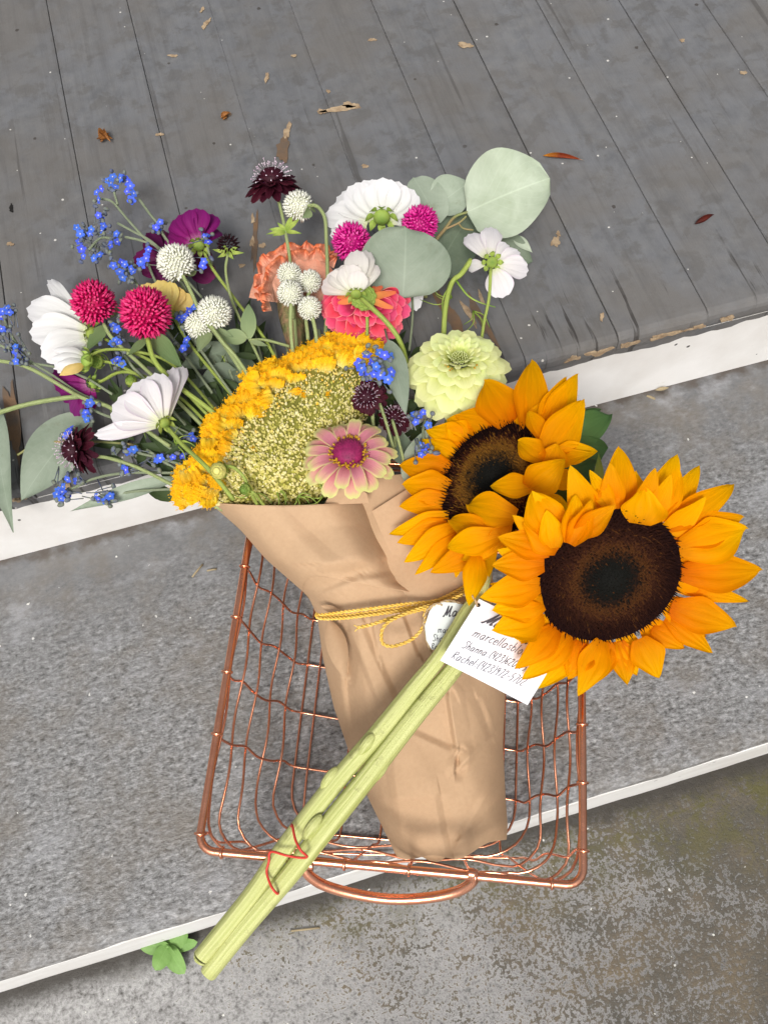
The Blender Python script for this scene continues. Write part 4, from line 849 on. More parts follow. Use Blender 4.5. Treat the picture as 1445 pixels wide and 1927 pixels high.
def scabiosa(label, c, r, ax, st, z=.175, group='dark scabiosa flowers', n_out=16, seeds=90):
    m = MPP(c[0], c[1], z); C = P(c[0], c[1], z); u, w, a = frame(N(*ax)); r = r * m
    T = Thing('scabiosa', label, 'flower', C, group)
    for ring, (e, k, L, wd) in enumerate([(-.30, n_out, 1.0, .36), (.05, n_out - 2, .88, .34), (.42, n_out - 4, .74, .30), (.80, n_out - 5, .62, .26), (1.15, n_out - 7, .52, .24)]):
        for i in range(k):
            f = 2 * math.pi * (i + .5 * ring) / k + rng.uniform(-.12, .12); d = math.cos(f) * u + math.sin(f) * w; ee = e + rng.uniform(-.16, .16)
            t = d * math.cos(ee) + a * math.sin(ee); LL = r * L * rng.uniform(.85, 1.08)
            T.add('petal', petal(C + t * r * .12 + a * r * .1, C + t * LL, r * wd * rng.uniform(.85, 1.2), a + .2 * d, 'cosmos', .06, .3, rip=.12, ripn=3, wav=.12, nu=7, nv=7), M['dark_pet'])
    core = ellipsoid(C + a * r * .3, a, r * .36, r * .46, 8, 12); T.add('centre', core, M['dark_pet'])
    gs = []
    for d in fib(seeds):
        if d[2] < -.1: continue
        q = C + a * r * .3 + (u * d[0] + w * d[1]) * r * .5 + a * d[2] * r * .42; dr = unit(u * d[0] + w * d[1] + a * d[2])
        L = r * rng.uniform(.10, .24)
        gs.append(tube([q, q + dr * L], r * .010, 3)); gs.append(spindle(q + dr * L, rng.normal(0, 1, 3), r * .085, r * .026, 4) + (None,))
    T.add('anthers', merge(gs)[:2], M['pins'], kind='stuff')
    for i in range(8):
        f = 2 * math.pi * i / 8; d = math.cos(f) * u + math.sin(f) * w
        T.add('sepal', petal(C - a * r * .12, C - a * r * .05 + d * r * .62, r * .16, -a, 'lance', .05, .2, nu=5, nv=3), M['calyx'])
    if st: stem(T, st, .0014, 'stem')
    return T

# ------------------------------------------------------------------ eucalyptus and loose leaves (lowest layer)
def leaf_px(T, b, t, w, mat, shape='leaf', bow=.05, cup=.12, wav=.04, name='leaf', **k):
    return T.add(name, ppx(b, t, w, shape=shape, bow=bow, cup=cup, wav=wav, nu=18, nv=13, **k), M[mat])
def eucalyptus():
    T = Thing('eucalyptus_branch', 'eucalyptus branch with large round sage leaves behind the white cosmos', 'foliage', P(850, 480, .125))
    leaf_px(T, (878, 400, .150), (1036, 340, .172), 158, 'euc_pale', 'round', .09, .22, .07)
    leaf_px(T, (812, 396, .142), (886, 345, .152), 78, 'euc', 'leaf', .10, .25)
    leaf_px(T, (828, 420, .143), (775, 336, .152), 70, 'euc', 'round', .05, .2)
    leaf_px(T, (758, 560, .170), (768, 428, .196), 168, 'euc', 'round', .09, .24, .06)
    leaf_px(T, (815, 520, .124), (885, 395, .128), 100, 'euc_dark', 'round', .05, .1)
    leaf_px(T, (925, 470, .125), (1003, 490, .122), 70, 'euc_dark', 'leaf', .08, .2)
    leaf_px(T, (965, 445, .132), (1001, 476, .128), 20, 'euc_pale', 'lance', .08, .2)
    T.add('twig', px_tube([(800, 560, .135), (812, 470, .142), (838, 430, .147), (856, 408, .149), (880, 399, .150)], [.0018, .0011], 7), M['twig'])
    T.add('twig', px_tube([(838, 431, .147), (862, 420, .149), (872, 412, .150), (877, 407, .150)], .0009, 6), M['twig'])
    T.add('twig', px_tube([(862, 420, .149), (872, 430, .149), (890, 433, .148)], .0008, 6), M['twig'])
    T = Thing('eucalyptus_branch', 'eucalyptus branch with long pointed leaves hanging over the white riser', 'foliage', P(100, 850, .125))
    leaf_px(T, (-14, 752, .122), (33, 1000, .110), 62, 'euc', 'lance', .05, .5)
    leaf_px(T, (168, 778, .128), (34, 938, .119), 100, 'euc', 'leaf', .06, .2)
    leaf_px(T, (335, 898, .140), (132, 960, .128), 30, 'euc', 'lance', .06, .4)
    leaf_px(T, (250, 770, .124), (208, 862, .119), 42, 'euc', 'leaf', .04, .2)
    T.add('twig', px_tube([(34, 856, .122), (70, 836, .127), (120, 831, .131), (200, 832, .133), (290, 842, .137), (330, 858, .14), (400, 900, .145)], .0010, 6), M['twig'])
    T = Thing('eucalyptus_branch', 'eucalyptus branch with small leaves between the stems beside the yellow celosia', 'foliage', P(420, 720, .13))
    for b, t, w, sh in [((436, 655, .142), (340, 688, .138), 48, 'leaf'), ((450, 700, .140), (385, 752, .134), 78, 'round'), ((395, 800, .138), (370, 700, .133), 58, 'leaf'), ((470, 760, .142), (452, 660, .138), 60, 'leaf'), ((330, 760, .134), (350, 850, .134), 50, 'leaf'), ((300, 680, .128), (340, 760, .128), 46, 'leaf'), ((440, 690, .140), (410, 600, .138), 48, 'leaf')]:
        leaf_px(T, b, t, w, 'euc_dark', sh)
    stem(T, [(470, 790, .145), (430, 690, .141), (400, 600, .138)], .0012, 'stem_grey')
    T = Thing('eucalyptus_leaf', 'narrow sage leaf standing on edge between the blue flowers and lime zinnia', 'leaf', P(750, 700, .18))
    leaf_px(T, (730, 640, .188), (766, 780, .186), 46, 'euc', 'leaf', .05, .25); stem(T, [(730, 642, .188), (724, 620, .170)], .0008, 'stem_grey')
    T = Thing('eucalyptus_leaf', 'small round sage leaf beside the upper sunflower under the blue flowers', 'leaf', P(800, 860, .17))
    leaf_px(T, (760, 905, .165), (806, 808, .176), 42, 'euc', 'leaf', .05, .2); leaf_px(T, (770, 880, .160), (735, 800, .160), 46, 'euc_dark', 'leaf')
eucalyptus()
# leafy filler deep in the bunch: nobody could count it
def filler():
    r_ = np.random.default_rng(21); gs = []
    for k in range(150):
        f = r_.uniform(0, 1); x = 330 + 470 * f + r_.normal(0, 25); y = 900 - 230 * r_.uniform(0, 1) + (60 if x < 420 else 0) * r_.uniform(0, 1)
        if x > 700: y = r_.uniform(650, 880)
        zz = .124 + .022 * r_.uniform(0, 1); a = math.atan2(y - 1060, x - 610) + r_.normal(0, .6); L = r_.uniform(38, 90)
        gs.append(ppx((x, y, zz), (x + L * math.cos(a), y + L * math.sin(a), zz + r_.uniform(-.004, .006)), r_.uniform(9, 30), N(r_.normal(0, .4), r_.normal(0, .4), 1), shape='lance', bow=.08, cup=.3, nu=8, nv=5))
    for k in range(80):
        x, y = r_.uniform(230, 470), r_.uniform(610, 890)
        if x + y < 930: continue
        zz = .122 + .02 * r_.uniform(0, 1); a = math.atan2(y - 1060, x - 610) + r_.normal(0, .7); L = r_.uniform(30, 70)
        gs.append(ppx((x, y, zz), (x + L * math.cos(a), y + L * math.sin(a), zz + r_.uniform(-.004, .008)), r_.uniform(5, 22), N(r_.normal(0, .4), r_.normal(0, .4), 1), shape='lance', bow=.1, cup=.4, nu=8, nv=5))
    single('greenery', merge(gs)[:3], M['shaded_green'], None, None, None, 'stuff')
    gs = []
    for k in range(52):
        a = r_.uniform(math.pi * 1.12, math.pi * 1.6); L = r_.uniform(230, 430); x1, y1 = 610 + L * math.cos(a), 1010 + L * math.sin(a) * .95
        gs.append(px_tube([(600 + r_.normal(0, 25), 985, .140), ((600 + x1) / 2 + r_.normal(0, 14), (985 + y1) / 2 + r_.normal(0, 14), .140 + r_.uniform(-.008, .012)), (x1, y1, .130 + r_.uniform(0, .02))], r_.uniform(.0006, .0014), 6))
    single('stem_tangle', merge(gs)[:3], M['stem_grey'], None, None, None, 'stuff')
    # thread-like cosmos leaves
    gs = []
    for (x, y) in [(520, 920), (610, 930), (560, 935), (690, 905), (470, 930), (850, 560), (890, 585), (330, 835), (250, 800), (175, 660)]:
        for k in range(5):
            a = r_.uniform(0, 6.28); L = r_.uniform(25, 60); z0 = .172 if y > 850 else .15
            gs.append(px_tube([(x, y, z0), (x + L * .5 * math.cos(a), y + L * .5 * math.sin(a), z0 + .003), (x + L * math.cos(a + .4), y + L * math.sin(a + .4), z0 + .001)], [.0007, .0003], 4, 4))
    single('thread_leaves', merge(gs)[:3], M['calyx'], None, None, None, 'stuff')
filler()

# ------------------------------------------------------------------ celosia
def ruffle(path, w_px, z0, z1, freq, amp_px, seed, n=220, side=1, nv=13, lift=.006):
    """crested ribbon: straight at its foot, thrown into folds at its lip"""
    r_ = np.random.default_rng(seed); p = catmull([np.array(q, float) for q in path], 24); d = np.r_[0, np.cumsum(np.linalg.norm(np.diff(p, axis=0), axis=1))]
    q = np.stack([np.interp(np.linspace(0, d[-1], n), d, p[:, k]) for k in range(2)], 1); s = np.linspace(0, d[-1], n)
    Tn = np.gradient(q, axis=0); Tn /= np.linalg.norm(Tn, axis=1, keepdims=True); Nn = np.stack([Tn[:, 1], -Tn[:, 0]], 1) * side
    ph = r_.uniform(0, 6.28, 8); V = []; U = []
    big = np.sin(s * freq + ph[0] + 1.1 * np.sin(s * freq * .37 + ph[1])); sm = np.sin(s * freq * 2.7 + ph[2] + np.sin(s * freq * .9)); fine = np.sin(s * freq * 7.3 + ph[3]) * np.sin(s * freq * 3.1)
    zz = np.cos(s * freq + ph[0] + .8) * .7 + .45 * np.cos(s * freq * 2.7 + ph[2] + .7)
    wv = w_px * (.56 + .52 * np.abs(np.sin(s * freq * .62 + ph[4] + .8 * np.sin(s * freq * .23))) ** .7 + .07 * sm + .05 * fine)
    for j in range(nv):
        f = j / (nv - 1); g = f ** 1.4
        lat = amp_px * g * (big + .4 * sm); out = wv * (f if f < .9 else .9 + (f - .9) * .3)
        ro = 0; dz = 0
        if f > .66: an = (f - .66) / .34 * math.pi * 1.25; ro = 5.0 * math.sin(an); dz = -.0019 * (1 - math.cos(an)); out = wv * .66 + ro; lat = amp_px * (.66 ** 1.4) * (big + .4 * sm) * (1 + .25 * math.sin(an))
        xy = q + Nn * out[:, None] + Tn * lat[:, None]
        z = z0 + (z1 - z0) * min(f, .66) / .66 + lift * min(g, .56) * 1.6 * zz + dz + .0006 * np.sin(s * .9) * f
        V.append([P(x, y, c) for (x, y), c in zip(xy, z)]); U.append(np.stack([np.full(n, f) + .10 * sm * f, s / d[-1]], 1))
    return np.array(V).reshape(-1, 3), grid_faces(nv, n), np.array(U).reshape(-1, 2)
def yellow_celosia():
    T = Thing('celosia', 'large yellow crested celosia with ruffled golden edge above the paper wrap', 'flower', P(540, 950, .15))
    poly = np.array([(352, 925), (362, 868), (402, 812), (418, 772), (470, 738), (486, 700), (560, 672), (620, 648), (690, 660), (722, 690), (705, 770), (640, 850), (640, 925), (560, 952), (470, 958), (400, 950)], float)
    def inside(x, y):
        c = False; n = len(poly); j = n - 1
        for i in range(n):
            xi, yi = poly[i]; xj, yj = poly[j]
            if (yi > y) != (yj > y) and x < (xj - xi) * (y - yi) / (yj - yi) + xi: c = not c
            j = i
        return c
    def zf(x, y):
        d = min(seg_d(np.array(x, float), np.array(y, float), (*poly[i], *poly[(i + 1) % len(poly)]))[0] for i in range(len(poly)))
        h = min(1, float(d) / 95); return .155 + .033 * (1 - (1 - h) ** 2) + .0022 * math.sin(x * .045 + 1) * math.sin(y * .038) + .0015 * math.sin(x * .02 - y * .06)
    # body
    cx, cy = poly.mean(0); rings = 10; dense = catmull(np.c_[poly, np.zeros(len(poly))], 5, True)[:, :2]; n = len(dense); V = []
    for r_ in range(rings + 1):
        f = r_ / rings
        for x, y in dense: X, Y = cx + (x - cx) * f, cy + (y - cy) * f; V.append(P(X, Y, zf(X, Y) if f < 1 else .145))
    F = [(r_ * n + k, r_ * n + (k + 1) % n, (r_ + 1) * n + (k + 1) % n, (r_ + 1) * n + k) for r_ in range(rings) for k in range(n)]
    T.add('body', (V, F), M['celosia_body'])
    r_ = np.random.default_rng(3); gs = []; cnt = 0
    while cnt < 4600:
        x, y = r_.uniform(350, 722), r_.uniform(640, 955)
        if not inside(x, y): continue
        cnt += 1; dx, dy = x - 560, y - 960; flow = unit(N(dx / 300, dy / 300, .9)); d = unit(flow + r_.normal(0, .34, 3)); s = r_.uniform(.55, 1.25) * (.72 + .5 * float(np.clip((y - 660 + (560 - x) * .2) / 250, 0, 1)))
        g = spindle(P(x, y, zf(x, y) + .0008), d, (.0044 * s), .00104 * s, 5); e_ = min(float(seg_d(np.array(x, float), np.array(y, float), (*poly[i], *poly[i + 1]))[0]) for i in range(0, 9)); c_ = r_.uniform(0, .7) if r_.uniform() > np.exp(-(e_ / 48) ** 2) else r_.uniform(.75, 1); gs.append((np.array(g[0]), g[1], np.full((7, 2), c_)))
    T.add('florets', merge(gs)[:3], M['celosia_grain'], kind='stuff')
    hairs = []
    def lobe(x, y, ang, L, w, z, up, sd):
        dx, dy = math.cos(ang), math.sin(ang)
        g = ppx((x, y, z), (x + dx * L, y + dy * L, z + up), w, N(-dx * .5 + r_.normal(0, .15), -dy * .5 + r_.normal(0, .15), 1), shape='crest', bow=r_.uniform(-.02, .12), cup=r_.uniform(-.15, .25), rip=r_.uniform(.05, .10), ripn=r_.choice([3, 4, 5]), tipcurl=r_.uniform(-.2, .45), wav=.14, nu=11, nv=15, seed=sd)
        T.add('crest_lobe', g, M['celosia_crest'])
        V_ = g[0].reshape(11, 15, 3)
        for q in range(1, 11):
            for j in range(15):
                if r_.uniform() < (.9 if q > 7 else .35):
                    d_ = unit(unit(V_[q, j] - V_[q - 1, j]) * .8 + TOCAM * .5 + r_.normal(0, .35, 3)); L_ = r_.uniform(.0012, .0024); h_ = spindle(V_[q, j] + r_.normal(0, .0005, 3) + d_ * L_ * .35, d_, L_, .00036, 3)
                    hairs.append((np.array(h_[0]), h_[1], np.full((5, 2), float(np.clip(.60 + .038 * q + r_.normal(0, .05), .6, 1)))))
    rim = catmull(np.array([(362, 938, 0), (356, 905, 0), (380, 868, 0), (412, 842, 0), (412, 800, 0), (444, 776, 0), (476, 752, 0), (474, 718, 0), (508, 704, 0), (548, 694, 0), (580, 672, 0), (628, 656, 0), (680, 658, 0), (712, 676, 0)], float), 12)[:, :2]
    d = np.r_[0, np.cumsum(np.linalg.norm(np.diff(rim, axis=0), axis=1))]
    for row, (n_l, inset, L, w, z, up) in enumerate([(24, -2, 26, 44, .162, .004), (24, 8, 28, 46, .168, .008), (21, 20, 26, 44, .174, .010), (15, 32, 20, 38, .178, .010)]):
        for k in range(n_l):
            sd_ = d[-1] * (k + r_.uniform(.1, .9)) / n_l; x, y = np.interp(sd_, d, rim[:, 0]), np.interp(sd_, d, rim[:, 1]); j = min(len(rim) - 2, int(np.searchsorted(d, sd_))); tx, ty = rim[j + 1] - rim[j]
            ang = math.atan2(-tx, ty) + math.pi + r_.normal(0, .30) + (0.25 if row else 0); ox, oy = math.cos(ang), math.sin(ang)
            if (ox * (x - 560) + oy * (y - 830)) < 0: ang += math.pi; ox, oy = -ox, -oy
            lobe(x - ox * inset, y - oy * inset, ang, L * r_.uniform(.8, 1.25), w * r_.uniform(.75, 1.2), z + r_.uniform(-.002, .002), up * r_.uniform(.5, 1.4), 400 + row * 40 + k)
    for k, (x, y, an, L, w) in enumerate([(432, 862, 2.6, 30, 34), (446, 852, 3.4, 34, 34), (462, 856, -.2, 20, 24), (424, 892, 2.4, 32, 36), (406, 918, 2.2, 30, 34), (396, 932, 1.8, 26, 30), (520, 748, 2.9, 34, 36), (540, 746, -.3, 26, 24), (505, 764, 2.5, 30, 34), (598, 742, .1, 20, 18), (588, 742, 2.9, 16, 18), (640, 690, -1.0, 34, 40), (612, 702, -1.5, 32, 40), (672, 684, -.9, 34, 42)]):
        lobe(x, y, an, L, w, .180, .007, 600 + k)
    T.add('velvet', merge(hairs)[:3], M['celosia_velvet'], kind='stuff')
    stem(T, [(560, 950, .150), (600, 1040, .135)], .005, 'stem_bright')
yellow_celosia()
def orange_celosia():
    T = Thing('celosia', 'orange and pink crested celosia behind the small white globe amaranths', 'flower', P(555, 600, .14))
    V = []; n, k = 24, 12
    for i in range(n):
        a = math.radians(-172 + 176 * i / (n - 1))
        for j in range(k):
            f = j / (k - 1); x, y = 562 + (26 + 58 * f) * math.cos(a) * (1 if math.cos(a) > 0 else 1.12), 572 + (8 + 100 * f) * math.sin(a) * (.75 + .25 * abs(math.sin(a)))
            V.append(P(x, y, .140 + .016 * math.sin(f * 2.2) + .003 * math.sin(i * 1.9) * f))
    u = np.array([[.35 * j / (k - 1), i / n] for i in range(n) for j in range(k)])
    T.add('fan', (V, grid_faces(n, k), u), M['orange_crest'])
    for k, (pa, w, z, am, sd) in enumerate([([(506, 560), (500, 520), (515, 492), (545, 480), (580, 478), (610, 484), (632, 492)], 28, (.150, .158), 8, 31), ([(516, 568), (514, 528), (530, 505), (560, 492), (600, 490), (628, 505)], 26, (.156, .166), 8, 32), ([(512, 585), (505, 555), (512, 530), (520, 515)], 20, (.155, .162), 6, 33)]):
        T.add('ruffle', ruffle(pa, w, z[0], z[1], .16, am, sd, side=1, lift=.005), M['orange_crest'])
    T.add('stalk', px_tube([(553, 560, .145), (552, 600, .145), (556, 640, .143), (566, 700, .138)], [.013, .010, .007, .005], 14, lobes=6, lobe_amp=.12), M['orange_body'])
orange_celosia()

# ------------------------------------------------------------------ cosmos
COS = 'white cosmos flowers'
ray_cosmos('white_cosmos', 'large white cosmos seen from below with yellow green base above the pink globe', COS, None, (716, 418),
           [(622, 445, 46, 690, 428, .170), (612, 400, 60, 692, 420, .172), (632, 372, 56, 700, 416, .174), (790, 398, 52, 738, 420, .180), (655, 352, 64, 706, 412), (776, 356, 66, 732, 414), (684, 340, 66, 710, 410, .192), (750, 342, 66, 728, 410, .192), (718, 335, 70, 718, 410, .196)], 'white_pet',
           z=.178, zt=.190, cal=(718, 412, 0, .8, .5, 22, 24), cz=.182, st=[(720, 428, .176), (730, 480, .160), (735, 560, .150), (700, 700, .140)], cup=.25)
ray_cosmos('white_cosmos', 'large white cosmos half open with long petals left of the magenta globe', COS, None, (172, 628),
           [(84, 531, 30, 160, 596, .150), (50, 578, 62, 165, 608, .152), (110, 700, 56, 168, 642, .152), (56, 622, 66, 165, 622, .158), (78, 668, 62, 168, 634, .160)], 'white_pet',
           z=.158, cal=(176, 628, .8, .3, .4, 17, 18), st=[(184, 630, .156), (230, 655, .156), (300, 690, .154), (400, 790, .150)], cup=.22)
ray_cosmos('white_cosmos', 'white cosmos in profile with striped blush petals below the magenta globe', COS, None, (308, 795),
           [(178, 815, 34, 300, 802, .176), (336, 686, 44, 316, 790, .172), (322, 690, 42, 312, 792, .176), (212, 762, 76, 300, 796, .182), (250, 722, 74, 304, 792, .186), (292, 702, 62, 310, 790, .188)], 'blush_pet',
           z=.180, cal=(312, 798, .5, .6, .4, 15, 18), st=[(316, 805, .181), (345, 838, .186), (392, 882, .196), (440, 940, .180)], cup=.3, sr=.0016)
ray_cosmos('white_cosmos', 'small white cosmos cupped upright in front of the sage leaf and coral zinnia', COS, None, (668, 552),
           [(608, 528, 52, 660, 552, .194), (628, 508, 56, 664, 550, .198), (690, 470, 44, 674, 548, .198), (698, 492, 48, 676, 550, .200), (672, 470, 46, 670, 548, .204), (650, 500, 50, 667, 550, .206), (676, 510, 40, 672, 552, .208)], 'cream_pet',
           z=.198, cal=(670, 556, .05, .8, .5, 15, 14), st=[(672, 560, .196), (690, 590, .180), (690, 650, .165)], cup=.35)
ray_cosmos('white_cosmos', 'small white cosmos seen from behind with five blush petals on a thin stem', COS, None, (925, 494),
           [(880, 440, 42, 912, 484, .180), (922, 426, 42, 922, 482, .183), (958, 462, 34, 932, 486, .183), (978, 474, 30, 936, 490, .181), (994, 508, 46, 936, 498, .176), (944, 560, 56, 930, 506, .174), (880, 505, 26, 912, 498, .172)], 'blush_pet',
           z=.184, cal=(926, 494, .05, .35, .9, 15, 12), cz=.187, st=[(923, 506, .188), (920, 560, .180), (910, 610, .170), (900, 680, .160)], cup=.15)
T = Thing('flower_bud', 'plump white bud with yellow green base under the left white cosmos', 'bud', P(135, 682, .17))
for k, (dx, dy, w) in enumerate([(100, 660, 26), (98, 676, 28), (100, 692, 26), (112, 706, 24), (104, 684, 26)]):
    T.add('petal', ppx((160, 678 + (k - 2) * 4, .170), (dx, dy, .172 + .001 * k), w, shape='leaf', bow=.14, cup=-.6, nu=9, nv=7), M['yellow_pet' if k == 3 else 'white_pet'])
calyx(T, P(160, 678, .172), N(-.9, .0, .5), .0075, .009); stem(T, [(165, 672, .172), (200, 658, .170), (260, 662, .166), (330, 690, .158), (430, 800, .150)], .0012, 'stem_bright')
T = Thing('fallen_petal', 'white petal tip hanging beneath the big sage leaf', 'petal', P(785, 560, .15))
T.add('petal', ppx((775, 520, .150), (786, 584, .146), 34, shape='cosmos', cup=.3), M['white_pet']); stem(T, [(776, 555, .150), (776, 600, .150), (770, 660, .148)], .0010, 'stem_grey')
PUR = 'purple cosmos flowers'
ray_cosmos('purple_cosmos', 'bright purple cosmos with veined petals and green base among blue flowers', PUR, None, (374, 462),
           [(318, 436, 54, 360, 462, .158), (336, 405, 62, 366, 452), (398, 402, 50, 380, 450), (372, 392, 56, 374, 448, .176), (412, 432, 40, 384, 456, .158)], 'purple_pet', z=.166, zt=.170, cal=(374, 464, .1, .7, .6, 15, 16), cz=.17,
           st=[(384, 474, .168), (400, 505, .166), (440, 560, .160), (500, 640, .156), (540, 720, .150)], cup=.3, rip=.05)
ray_cosmos('purple_cosmos', 'plum cosmos half hidden behind the white globe and blue sprigs', PUR, None, (318, 500),
           [(252, 482, 40), (264, 508, 46), (272, 440, 40), (300, 432, 44), (290, 524, 44), (352, 520, 50), (400, 500, 64, 350, 490), (405, 520, 50, 360, 500)], 'plum_pet', z=.140, st=[(330, 510, .140), (400, 640, .140), (500, 800, .140)], cup=.3, rip=.05)
ray_cosmos('purple_cosmos', 'purple cosmos drooping low below the white bud', PUR, None, (172, 722),
           [(98, 700, 36, 160, 712), (102, 726, 40, 162, 720), (116, 752, 40, 164, 726), (140, 782, 40, 168, 730), (164, 778, 36, 176, 732)], 'purple_pet', z=.144, zt=.138, cal=(178, 722, .8, -.2, .5, 13, 14), st=[(186, 720, .146), (240, 700, .150), (330, 740, .150), (450, 860, .150)], cup=.3, rip=.05)
ray_cosmos('yellow_cosmos', 'pale yellow cosmos with notched petals behind the magenta globe', 'yellow cosmos flowers', None, (322, 592),
           [(228, 572, 38, 300, 592), (240, 552, 42, 304, 588), (350, 574, 40, 328, 592, .150), (266, 536, 44, 308, 586), (355, 552, 42, 328, 588), (336, 540, 40, 324, 584, .160), (296, 528, 46, 316, 584, .162), (318, 530, 38, 320, 584, .163)], 'yellow_pet', z=.152, zt=.158, cal=(326, 594, .3, .8, .3, 11, 12), st=[(328, 598, .152), (360, 650, .150), (450, 760, .148)], cup=.2)

# ------------------------------------------------------------------ globe amaranths
MG, WG = 'pink globe amaranth heads', 'white globe amaranth heads'
globe('magenta globe amaranth in front of the left white cosmos', (177, 570), 37, 40, (-.35, -.7, .7), 'magenta', [(196, 610, .170), (215, 640, .168), (280, 700, .160), (400, 820, .150)], MG, .172)
globe('largest magenta globe amaranth in front of the pale yellow cosmos', (275, 590), 43, 48, (0, -.5, .9), 'magenta', [(278, 638, .184), (292, 680, .182), (330, 722, .176), (400, 775, .168), (480, 850, .150)], MG, .186, 230, 'stem_bright', sr=.0019)
globe('hot pink globe amaranth peeping out between white cosmos and sage leaf', (662, 456), 33, 35, (-.5, -.5, .7), 'hotpink', [(690, 490, .165), (720, 600, .150)], MG, .178)
globe('hot pink globe amaranth right of the large white cosmos', (790, 421), 31, 31, (.3, -.5, .8), 'hotpink', [(780, 450, .175), (770, 560, .150)], MG, .186)
globe('white globe amaranth in front of the purple cosmos', (332, 495), 33, 33, (-.45, -.7, .5), 'white_bract', [(344, 518, .182), (360, 550, .180), (382, 595, .172), (430, 660, .165), (480, 740, .155)], WG, .182, 190, spike=.12)
globe('white globe amaranth with a green bract facing up beside the yellow cosmos', (404, 588), 30, 28, (.25, -.7, .6), 'white_bract', [(396, 612, .178), (420, 645, .178), (450, 680, .172), (500, 760, .160)], WG, .180, 180, spike=.12)
globe('white globe amaranth turned away showing two pale leaves', (374, 612), 24, 24, (-.6, .1, .3), 'white_bract', [(388, 608, .176), (400, 620, .176), (440, 665, .170)], WG, .172, 130, spike=.12)
globe('white globe amaranth seen from behind on a hooked stem under the dark scabiosa', (562, 388), 27, 28, (-.4, -.1, -.1), 'white_bract', [(574, 388, .182), (596, 388, .180), (611, 410, .178), (614, 450, .174), (616, 500, .170), (616, 560, .160), (610, 660, .150)], WG, .178, 150, spike=.12)
globe('white globe amaranth at the top of the cluster before the orange celosia', (545, 517), 22, 22, (-.2, -.5, .8), 'white_bract', [(548, 530, .176), (552, 600, .165)], WG, .178, 130, spike=.12)
globe('white globe amaranth lowest left of the cluster on a straight pale stem', (546, 552), 23, 23, (-.1, -.6, .7), 'white_bract', [(548, 572, .184), (547, 600, .180), (549, 640, .172), (556, 700, .160)], WG, .186, 130, spike=.12)
globe('white globe amaranth right of the cluster beside the small cupped cosmos', (583, 530), 21, 21, (.3, -.4, .8), 'white_bract', [(583, 545, .174), (575, 580, .168), (580, 640, .160)], WG, .176, 130, spike=.12)
globe('white globe amaranth just left of the coral zinnia', (583, 580), 21, 22, (.1, -.6, .7), 'white_bract', [(588, 598, .182), (594, 625, .178), (600, 680, .165)], WG, .184, 130, spike=.12)
# pairs of pale leaves on the amaranth stems
def leaf_pair():
    T = Thing('leaf_pair', 'pair of pale green leaves on a stem left of the orange celosia', 'foliage', P(465, 632, .16))
    for b, t, w in [((468, 640, .164), (470, 572, .170), 30), ((466, 636, .165), (412, 632, .168), 30), ((470, 642, .164), (505, 650, .162), 10)]: leaf_px(T, b, t, w, 'bract_leaf')
    stem(T, [(468, 640, .164), (500, 640, .162), (545, 652, .160)], .0012, 'stem')
    T = Thing('leaf_pair', 'mid green pointed leaf under the largest magenta globe', 'foliage', P(310, 650, .17))
    leaf_px(T, (288, 630, .174), (346, 690, .172), 34, 'green_leaf', 'leaf', .08, .3); leaf_px(T, (278, 636, .172), (240, 672, .170), 16, 'green_leaf', 'lance'); leaf_px(T, (200, 612, .162), (165, 660, .160), 26, 'green_leaf', 'leaf')
    T = Thing('leaf_pair', 'pale leaf folded below the white globe amaranth', 'foliage', P(385, 650, .16))
    leaf_px(T, (396, 622, .170), (372, 662, .168), 26, 'bract_leaf', 'leaf', .08, .4); leaf_px(T, (400, 622, .170), (440, 632, .168), 16, 'bract_leaf')
leaf_pair()

# ------------------------------------------------------------------ scabiosas
T = scabiosa('dark maroon scabiosa with pale anthers at the top of the bouquet', (514, 352), 55, (-.1, -.75, .45), [(522, 368, .176), (530, 400, .174), (538, 440, .172), (546, 490, .168), (552, 560, .160), (560, 680, .150)], .178)
for k, (t, w) in enumerate([((505, 430), 10), ((522, 418), 8), ((552, 402), 10), ((566, 410), 9), ((568, 440), 8), ((512, 445), 10), ((500, 440), 8)]): leaf_px(T, (538, 436, .173), (*t, .176), w, 'calyx', 'lance', .05, .3)
scabiosa('dark maroon scabiosa facing outward above the white riser', (152, 846), 52, (-.75, .1, .5), [(168, 858, .146), (205, 862, .150), (260, 880, .152), (330, 915, .152), (420, 960, .150)], .146)
scabiosa('dark scabiosa with white flecks just under the middle blue cluster', (692, 748), 37, (-.25, -.1, 1), [(700, 770, .174), (705, 830, .165)], .182)
scabiosa('small dark scabiosa in the shade between zinnias', (742, 788), 33, (0, -.3, 1), [(742, 810, .165), (745, 860, .158)], .170)
T = Thing('scabiosa', 'small spent plum scabiosa head on a slender stem beside the purple cosmos', 'flower', P(430, 465, .17), 'dark scabiosa flowers')
gs = []
for d in fib(90):
    q = P(430, 462, .172) + d * .0075; g = spindle(q, d + rng.normal(0, .3, 3), .006, .0008, 4); gs.append((np.array(g[0]), g[1]))
T.add('flower_head', merge(gs)[:2], M['dark_pet'], kind='stuff')
for k in range(6): leaf_px(T, (430, 476, .172), (430 + 32 * math.cos(k * 1.05 + .2), 474 + 16 * math.sin(k * 1.05 + .2), .172), 7, 'calyx', 'lance')
stem(T, [(429, 478, .172), (425, 510, .170), (435, 560, .166), (452, 600, .160), (500, 700, .152)], .0011, 'stem')
# green stems with narrow leaves from the middle dark scabiosas
T = Thing('green_stem', 'two thin pale green stems beside the pink zinnia', 'stem', P(730, 800, .17))
stem(T, [(715, 760, .186), (728, 800, .186), (742, 850, .178)], .0011, 'stem'); stem(T, [(738, 790, .184), (750, 830, .182), (760, 870, .172)], .0011, 'stem')

